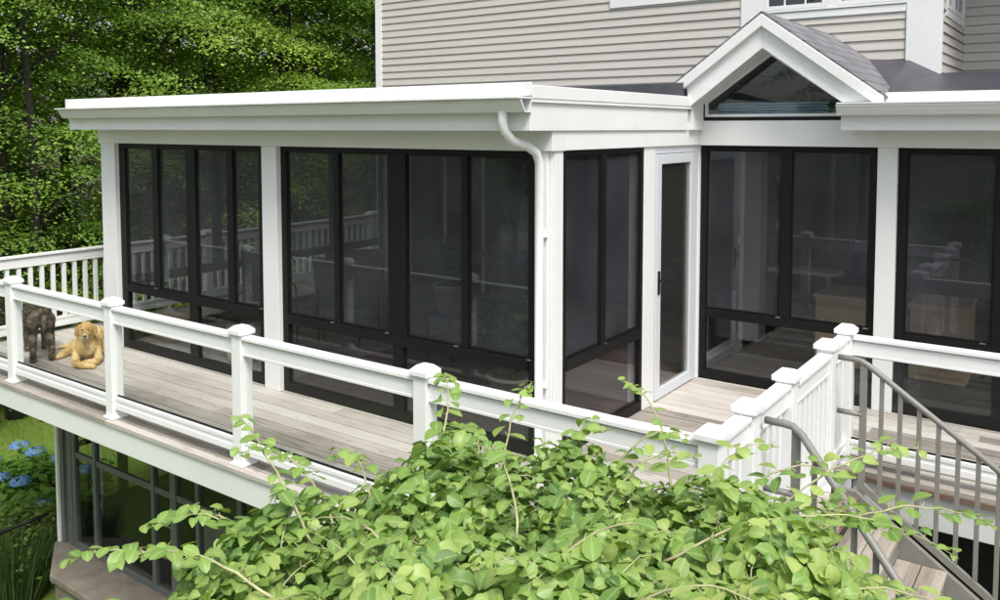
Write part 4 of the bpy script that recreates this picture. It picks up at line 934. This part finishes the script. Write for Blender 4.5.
# ------------------------------------------------------------------ vine in the foreground
def vine():
    g = np.random.default_rng(77); rd = random.Random(5)
    root = thing('climbing_vine', 'big tangled climbing vine with pale green oval leaves in front of the railing', 'vine', (-1.05,1.75,GZ))
    O = np.array([-1.05,1.75,GZ])
    Pp = []; Nn = []; LL = []; RR = []
    C = np.array([-1.14,1.72]); RB = 0.93
    def top(x, y):
        d = np.hypot((x-C[0]), (y-C[1]))/RB
        return 1.21 + 0.045*np.sin(x*5.1+1)*np.cos(y*4.3) + 0.05*np.sin(x*11+y*7) - 1.9*np.clip(d-0.78,0,2)**2
    # dense mantle: leaves in pairs along many short runners
    n = 13500
    a = g.uniform(0,2*math.pi,n); d = np.sqrt(g.random(n))*1.12
    x = C[0]+RB*d*np.cos(a); y = C[1]+RB*d*np.sin(a)
    depth = np.abs(g.normal(0,0.17,n)); z = top(x,y)-depth+0.03
    keep = g.random(n) < np.clip((1.15-d)*6,0.05,1)
    x,y,z,d,a = x[keep],y[keep],z[keep],d[keep],a[keep]; m = len(x)
    out = np.stack([np.cos(a)*np.clip(d-.3,0,1), np.sin(a)*np.clip(d-.3,0,1), np.full(m,1.0)],1) + np.array([0.12,-0.35,0])
    # leaves lean toward the light with wide scatter
    nn = out + g.normal(size=(m,3))*0.52
    Pp.append(np.stack([x,y,z],1)); Nn.append(nn); LL.append(0.034+0.042*g.random(m)**1.8); RR.append(np.clip(g.normal(0.50,0.22,m),0.0,0.90))
    # sides falling away
    n2 = 5200; a = g.uniform(0,2*math.pi,n2); zz = g.uniform(-1.2,0.85,n2); rr = RB*(1.0+0.05*g.normal(size=n2))*(0.98-0.10*np.clip(-zz,0,1.2))
    Pp.append(np.stack([C[0]+rr*np.cos(a), C[1]+rr*np.sin(a), zz],1)); Nn.append(np.stack([np.cos(a),np.sin(a),np.full(n2,.6)],1)+g.normal(size=(n2,3))*.4)
    LL.append(g.uniform(.045,.075,n2)); RR.append(np.clip(g.normal(.4,.17,n2),0,.85))
    stem = MB()
    def shoot(p0, p1, p2, rad=0.004, step=0.045, size=(0.04,0.065), age=0.55, start=0.15):
        p0,p1,p2 = map(Vector,(p0,p1,p2)); L = (p1-p0).length+(p2-p1).length; k_ = max(6,int(L/0.04))
        pts = [p0*(1-t)**2+p1*2*t*(1-t)+p2*t*t + Vector((rd.gauss(0,.002),rd.gauss(0,.002),rd.gauss(0,.002))) for t in [i/k_ for i in range(k_+1)]]
        stem.tube(pts, [rad*(1-0.75*i/k_) for i in range(k_+1)], 6)
        t = start; par = 0
        while t <= 1.0:
            p = p0*(1-t)**2+p1*2*t*(1-t)+p2*t*t; tg = (p1-p0).lerp(p2-p1,t).normalized()
            sd = tg.cross(Vector((0,0,1))); sd = sd.normalized() if sd.length > .1 else Vector((1,0,0))
            if par % 2: sd = (sd+tg.cross(sd)*0.6).normalized()
            for s in (-1,1):
                if rd.random() < 0.12: continue
                ls = rd.uniform(*size)*(1-0.45*t*t)
                q = p+sd*s*(ls*0.6)+tg*ls*0.25+Vector((0,0,rd.uniform(-.012,.012)))
                Pp.append(np.array([q])); nv = Vector((0,0,1))+sd*s*rd.uniform(-.1,.5)+tg*rd.uniform(-.4,.2)+Vector((rd.gauss(0,.2),rd.gauss(0,.2),0))
                Nn.append(np.array([nv])); LL.append(np.array([ls*1.15])); RR.append(np.array([min(.99,max(.1,rd.gauss(age,.12)))]))
                stem.tube([p, q-sd*s*ls*.35], 0.0014, 4, False)
            t += step/L*rd.uniform(.8,1.25); par += 1
    # arching shoots: positions in metres round the mound
    S = [((-1.75,2.05,1.15),(-1.85,2.35,1.50),(-2.05,2.45,1.40)), ((-1.70,2.2,1.15),(-1.70,2.35,1.35),(-1.98,2.40,1.22)),
         ((-1.50,2.40,1.15),(-1.42,2.5,1.40),(-1.34,2.48,1.32)),
         ((-1.62,2.25,1.15),(-1.66,2.4,1.42),(-1.60,2.42,1.46)),
         ((-1.35,2.5,1.1),(-1.27,2.6,1.38),(-1.10,2.66,1.30)), ((-1.15,2.6,1.1),(-1.22,2.72,1.42),(-1.42,2.75,1.42)),
         ((-1.0,2.55,1.1),(-1.02,2.66,1.34),(-0.84,2.76,1.30)), ((-0.95,2.5,1.1),(-0.80,2.62,1.38),(-0.62,2.72,1.26)),
         ((-0.85,2.35,1.1),(-0.62,2.6,1.42),(-0.42,2.78,1.38)), ((-0.95,2.1,1.15),(-0.6,2.35,1.42),(-0.28,2.5,1.20)),
         ((-0.8,2.2,1.1),(-0.45,2.5,1.40),(-0.22,2.62,1.26)),
         ((-0.9,2.35,1.1),(-0.72,2.6,1.28),(-0.50,2.72,1.12)), ((-0.7,1.9,1.15),(-0.45,2.15,1.32),(-0.22,2.30,1.14)),
         ((-1.85,1.75,1.1),(-2.15,1.85,1.35),(-2.42,1.80,1.22)), ((-1.85,1.55,1.1),(-2.15,1.5,1.30),(-2.35,1.42,1.12)),
         ((-1.75,1.35,1.1),(-2.05,1.25,1.30),(-2.28,1.12,1.16)), ((-1.7,1.2,1.1),(-2.0,1.05,1.25),(-2.20,0.92,1.12)),
         ((-1.9,1.95,1.05),(-2.1,2.1,1.28),(-2.3,2.15,1.12)), ((-1.8,1.6,1.15),(-1.95,1.55,1.45),(-2.2,1.65,1.44)),
         ((-1.6,1.3,1.2),(-1.8,1.2,1.36),(-2.02,1.16,1.24)), ((-1.3,1.9,1.2),(-1.42,2.05,1.42),(-1.62,2.1,1.36)),
         ((-1.1,1.7,1.22),(-1.0,1.85,1.42),(-0.82,1.92,1.34)), ((-1.2,2.2,1.2),(-1.1,2.35,1.42),(-0.95,2.35,1.36)),
         ((-1.35,1.5,1.22),(-1.5,1.55,1.38),(-1.7,1.5,1.30)), ((-0.9,1.75,1.2),(-0.7,1.85,1.36),(-0.5,1.8,1.26))]
    S += [((-0.65,2.1,1.0),(-0.42,2.4,1.12),(-0.30,2.55,0.95)), ((-0.6,2.0,1.0),(-0.38,2.2,1.15),(-0.15,2.35,1.0)), ((-0.7,2.35,0.95),(-0.52,2.62,1.08),(-0.42,2.78,0.90)),
          ((-0.62,1.85,1.05),(-0.40,2.0,1.16),(-0.16,2.12,1.02)), ((-0.75,2.45,1.0),(-0.62,2.72,1.2),(-0.66,2.9,1.12)), ((-0.5,1.75,1.0),(-0.3,1.95,1.1),(-0.12,2.2,0.92))]
    for (a_,b_,c_) in S:
        old = rd.random() < 0.3
        shoot(a_, b_, c_, 0.0045, 0.05, (0.04,0.066), 0.80 if old else 0.56)
    for i in range(95):
        a_ = rd.uniform(0,6.28); d_ = math.sqrt(rd.random())*0.95; x0,y0 = C[0]+RB*d_*math.cos(a_), C[1]+RB*d_*math.sin(a_); z0 = float(top(x0,y0))-0.06
        b_ = rd.uniform(0,6.28); l_ = rd.uniform(.12,.3)
        shoot((x0,y0,z0),(x0+l_*.5*math.cos(b_),y0+l_*.5*math.sin(b_),z0+rd.uniform(.08,.16)),(x0+l_*math.cos(b_),y0+l_*math.sin(b_),z0+rd.uniform(0.02,.12)),0.003,0.045,(0.04,0.062),0.58,.1)
    P3 = np.concatenate(Pp)-O; N3 = np.concatenate(Nn); L3 = np.concatenate(LL); R3 = np.concatenate(RR)
    # petiole end points outward: roll reference chosen at random
    v, f4, f3 = leaf_cloud(P3, N3, L3, L3*g.uniform(0.62,0.80,len(L3)), False)
    leaf_object('foliage', v, f4, f3, R3, VINELEAF, root, 6, 4, True)
    stem.build('shoots', STEM, root, 0, tuple(O))
    wd = MB()
    for i in range(26):
        a_ = rd.uniform(0,6.28); q = rd.uniform(.2,.85)*RB; x1,y1 = C[0]+q*math.cos(a_), C[1]+q*math.sin(a_); x0,y0 = C[0]+.25*q*math.cos(a_+.5), C[1]+.25*q*math.sin(a_+.5)
        pts = [(x0+(x1-x0)*t+0.05*math.sin(6*t+i), y0+(y1-y0)*t+0.05*math.cos(5*t+i), GZ+(3.7)*t) for t in np.linspace(0,1,12)]
        wd.tube(pts, [0.022*(1-.7*t) for t in np.linspace(0,1,12)], 6)
    wd.build('woody_stems', WOODSTEM, root, 0, tuple(O))
vine()

# ------------------------------------------------------------------ dogs
def fur(name, stops, scale=9, dark=None):
    m, nt, out = new_mat(name); L = nt.links.new
    tc = N(nt, 'ShaderNodeTexCoord'); n = N(nt, 'ShaderNodeTexNoise', Scale=scale, Detail=7.0, Roughness=0.7); L(tc.outputs['Object'], n.inputs['Vector'])
    r = ramp(nt, stops); L(n.outputs['Fac'], r.inputs[0]); b = N(nt, 'ShaderNodeBsdfPrincipled', Roughness=0.85); b.inputs['Specular IOR Level'].default_value = 0.2
    L(r.outputs[0], b.inputs['Base Color'])
    n2 = N(nt, 'ShaderNodeTexNoise', Scale=90, Detail=3.0); L(tc.outputs['Object'], n2.inputs['Vector'])
    bp = N(nt, 'ShaderNodeBump', Strength=0.9, Distance=0.012); L(n2.outputs['Fac'], bp.inputs['Height']); L(bp.outputs[0], b.inputs['Normal'])
    L(b.outputs[0], out.inputs[0]); return m
def body(name, chains, mat, parent, voxel=0.011):
    """chains of (x,y,z,r) fused into one continuous skin"""
    bm = bmesh.new()
    for ch in chains:
        for i, (x,y,z,r) in enumerate(ch):
            bmesh.ops.create_icosphere(bm, subdivisions=2, radius=r, matrix=Matrix.Translation((x,y,z)))
            if i:
                x0,y0,z0,r0 = ch[i-1]; a = Vector((x0,y0,z0)); b = Vector((x,y,z)); d = b-a
                if d.length > 1e-4:
                    q = d.to_track_quat('Z','Y').to_matrix().to_4x4()
                    bmesh.ops.create_cone(bm, cap_ends=True, segments=16, radius1=r0*.99, radius2=r*.99, depth=d.length, matrix=Matrix.Translation((a+b)/2) @ q)
    me = bpy.data.meshes.new(name); bm.to_mesh(me); bm.free()
    o = bpy.data.objects.new(name, me); put(o)
    m = o.modifiers.new('r','REMESH'); m.mode = 'VOXEL'; m.voxel_size = voxel; m.use_smooth_shade = True
    s = o.modifiers.new('s','SMOOTH'); s.factor = 0.6; s.iterations = 5
    dg = bpy.context.evaluated_depsgraph_get(); dg.update()
    nm = bpy.data.meshes.new_from_object(o.evaluated_get(dg)); nm.name = name
    o.modifiers.clear(); o.data = nm; nm.materials.clear(); nm.materials.append(mat)
    nm.polygons.foreach_set('use_smooth', [True]*len(nm.polygons))
    o.parent = parent; return o
GOLD = fur('golden_fur', [(0.34,(0.40,0.25,0.08)), (0.5,(0.68,0.49,0.20)), (0.66,(0.82,0.70,0.44))], 7)
MUZZ = fur('pale_muzzle', [(0.3,(0.62,0.52,0.40)), (0.7,(0.74,0.66,0.56))], 20)
BRIN = fur('grey_brown_fur', [(0.38,(0.035,0.03,0.022)), (0.5,(0.12,0.10,0.07)), (0.64,(0.34,0.30,0.23))], 11)
NOSE = basic('dog_nose', (0.03,0.022,0.02), 0.35)
def coat(bodyobj, n, length, mat, seed, parent, comb=(0,0,-1)):
    g = np.random.default_rng(seed); me = bodyobj.data; me.calc_loop_triangles()
    V = np.array([v.co[:] for v in me.vertices]); NV = np.array([v.normal[:] for v in me.vertices])
    T = np.array([t.vertices[:] for t in me.loop_triangles]); A = np.linalg.norm(np.cross(V[T[:,1]]-V[T[:,0]], V[T[:,2]]-V[T[:,0]]), axis=1)
    i = g.choice(len(T), n, p=A/A.sum()); u = g.random((n,2)); u = np.where(u.sum(1,keepdims=True) > 1, 1-u, u); w = np.stack([1-u.sum(1), u[:,0], u[:,1]],1)
    P_ = (V[T[i]]*w[:,:,None]).sum(1); N_ = (NV[T[i]]*w[:,:,None]).sum(1); N_ /= np.linalg.norm(N_,axis=1,keepdims=True)
    keep = P_[:,2] > 0.02; P_ = P_[keep]; N_ = N_[keep]; n = len(P_)
    d = N_*0.42 + np.array(comb)*0.9 + g.normal(size=(n,3))*0.22; d -= N_*np.clip((d*N_).sum(1,keepdims=True)-0.45,-9,0)*1.0
    d /= np.linalg.norm(d,axis=1,keepdims=True); s = np.cross(d, N_); s /= np.linalg.norm(s,axis=1,keepdims=True)+1e-9
    L = (length*g.uniform(.6,1.3,n))[:,None]; W = 0.0028
    vv = np.stack([P_-s*W, P_+s*W, P_+d*L],1).reshape(-1,3); f = np.arange(3*n).reshape(-1,3)
    me2 = bpy.data.meshes.new('coat'); me2.from_pydata(vv.tolist(), [], f.tolist()); me2.materials.append(mat)
    o = bpy.data.objects.new('coat', me2); put(o, parent)
# golden labrador lying down, facing the camera (local -Y is its front)
dg1 = thing('lying_dog', 'golden labrador lying on the deck boards with its front paws crossed', 'dog', (-8.30, 4.42, 0), R(58)); dg1.scale = (0.88,1,1)
gb = body('body', [
  [(0.05,0.42,0.13,0.125),(0.02,0.22,0.145,0.135),(0.0,0.02,0.16,0.13),(0.0,-0.08,0.17,0.115),(0.0,-0.10,0.24,0.085),(0.0,-0.13,0.315,0.075)],   # trunk, chest, neck
  [(0.0,-0.14,0.345,0.078),(0.0,-0.17,0.355,0.068),(0.0,-0.21,0.33,0.048),(0.0,-0.265,0.312,0.038)],    # skull, muzzle
  [(-0.09,-0.05,0.15,0.06),(-0.12,-0.12,0.055,0.038),(-0.09,-0.26,0.032,0.032),(0.03,-0.34,0.028,0.028),(0.075,-0.355,0.026,0.030)],   # one fore leg crossing
  [(0.09,-0.05,0.15,0.06),(0.125,-0.12,0.055,0.038),(0.10,-0.23,0.034,0.032),(-0.01,-0.28,0.045,0.028),(-0.05,-0.31,0.032,0.030)],
  [(0.12,0.40,0.12,0.10),(0.17,0.24,0.09,0.06),(0.20,0.12,0.035,0.034),(0.21,0.02,0.028,0.028)],
  [(-0.06,0.42,0.11,0.10),(-0.18,0.34,0.07,0.055),(-0.27,0.22,0.032,0.032),(-0.33,0.14,0.026,0.028)],
  [(0.0,0.53,0.08,0.04),(-0.12,0.62,0.04,0.03),(-0.28,0.62,0.028,0.022),(-0.40,0.55,0.022,0.012)],
  ], GOLD, dg1)
coat(gb, 16000, 0.018, GOLD, 1, dg1, (0,0.35,-0.8))
body('muzzle_patch', [[(0.0,-0.225,0.30,0.036),(0.0,-0.270,0.301,0.0345),(0.0,-0.276,0.315,0.028)]], MUZZ, dg1, 0.006)
for s in (-1,1):
    body('ear', [[(s*0.062,-0.135,0.385,0.020),(s*0.090,-0.13,0.355,0.026),(s*0.096,-0.135,0.315,0.024),(s*0.090,-0.145,0.285,0.012)]], fur('ear_fur',[(0.3,(0.36,0.22,0.07)),(0.7,(0.56,0.38,0.15))],10), dg1, 0.006)
    body('eye', [[(s*0.031,-0.229,0.362,0.0125)]], NOSE, dg1, 0.003)
body('nose', [[(-0.008,-0.303,0.318,0.013),(0.008,-0.303,0.318,0.013)]], NOSE, dg1, 0.004)
body('mouth', [[(-0.02,-0.296,0.288,0.004),(0.0,-0.303,0.292,0.004),(0.02,-0.296,0.288,0.004)]], NOSE, dg1, 0.0022)
# grey-brown dog standing with its back to the camera (local +Y is its rear)
dg2 = thing('standing_dog', 'shaggy grey-brown dog standing with its rear to the camera behind the glass railing', 'dog', (-8.88, 4.22, 0), R(70)); dg2.scale = (0.84,0.92,0.88)
def _r(ch, s=1.0): return [(x, -y, z, r) for (x,y,z,r) in ch]
bb = body('body', [_r(c_) for c_ in [
  [(0.0,0.28,0.52,0.105),(0.0,0.10,0.50,0.11),(0.0,-0.12,0.49,0.13),(0.0,-0.30,0.50,0.12),(0.0,-0.42,0.47,0.095),(0.0,-0.52,0.44,0.08)],
  [(0.0,-0.56,0.43,0.085),(0.0,-0.62,0.40,0.07),(0.0,-0.70,0.35,0.045),(0.0,-0.76,0.33,0.036)],
  [(-0.075,0.27,0.48,0.085),(-0.09,0.21,0.33,0.058),(-0.095,0.33,0.17,0.038),(-0.095,0.30,0.05,0.032),(-0.095,0.26,0.03,0.036)],
  [(0.075,0.27,0.48,0.085),(0.09,0.21,0.33,0.058),(0.10,0.33,0.17,0.038),(0.10,0.30,0.05,0.032),(0.10,0.26,0.03,0.036)],
  [(-0.09,-0.28,0.44,0.08),(-0.095,-0.28,0.26,0.045),(-0.095,-0.29,0.06,0.034),(-0.095,-0.33,0.03,0.038)],
  [(0.09,-0.28,0.44,0.08),(0.095,-0.26,0.26,0.045),(0.095,-0.26,0.06,0.034),(0.095,-0.30,0.03,0.038)],
  [(0.0,0.38,0.57,0.035),(0.01,0.44,0.52,0.03),(0.015,0.45,0.44,0.026),(0.01,0.43,0.38,0.014)],
  ]], BRIN, dg2)
coat(bb, 20000, 0.024, BRIN, 2, dg2, (0,-0.25,-0.9))
for s in (-1,1): body('ear', [_r([(s*0.07,-0.56,0.48,0.02),(s*0.10,-0.56,0.44,0.026),(s*0.105,-0.57,0.38,0.015)])], BRIN, dg2, 0.007)
body('nose', [_r([(0,-0.795,0.335,0.016)])], NOSE, dg2, 0.005)

# ------------------------------------------------------------------ light and camera
w = bpy.data.worlds.new('World'); scene.world = w; w.use_nodes = True
nt = w.node_tree; nt.nodes.clear()
SE, SAZ = R(56), R(128)     # sun height; compass bearing of the sun measured from +Y toward +X
sky = nt.nodes.new('ShaderNodeTexSky'); sky.sky_type = 'NISHITA'; sky.sun_disc = False
sky.sun_elevation = SE; sky.sun_rotation = SAZ; sky.air_density = 1.0; sky.dust_density = 2.5; sky.ozone_density = 1.0
bg = nt.nodes.new('ShaderNodeBackground'); bg.inputs[1].default_value = 0.15
ou = nt.nodes.new('ShaderNodeOutputWorld'); hs = nt.nodes.new('ShaderNodeHueSaturation'); hs.inputs['Saturation'].default_value = 0.45; nt.links.new(sky.outputs[0], hs.inputs['Color']); nt.links.new(hs.outputs[0], bg.inputs[0]); nt.links.new(bg.outputs[0], ou.inputs[0])
ld = bpy.data.lights.new('sun', 'SUN'); ld.energy = 2.0; ld.angle = R(18); ld.color = (1.0, 0.95, 0.88)
lo = bpy.data.objects.new('sun', ld); put(lo)
dvec = Vector((math.sin(SAZ)*math.cos(SE), math.cos(SAZ)*math.cos(SE), math.sin(SE)))
lo.rotation_euler = (-dvec).to_track_quat('-Z','Y').to_euler(); lo.location = dvec*40
cd = bpy.data.cameras.new('camera'); cam = bpy.data.objects.new('camera', cd); put(cam)
F, PITCH, HZ = 844.0, R(3.4), 128.0
cd.sensor_width = 36; cd.lens = F*36/1000; cd.clip_start = 0.05; cd.clip_end = 2000
cd.shift_x = 0; cd.shift_y = -(300-(HZ+F*math.tan(PITCH)))/1000
cam.location = (0,0,2.35); cam.rotation_euler = (math.pi/2-PITCH, 0, R(35.6))
scene.camera = cam
scene.view_settings.view_transform = 'Standard'; scene.view_settings.look = 'None'
scene.view_settings.exposure = 0.76; scene.view_settings.gamma = 1
scene.view_settings.use_curve_mapping = False
scene.cycles.use_denoising = True
scene.cycles.max_bounces = 8; scene.cycles.transparent_max_bounces = 24; scene.cycles.diffuse_bounces = 4
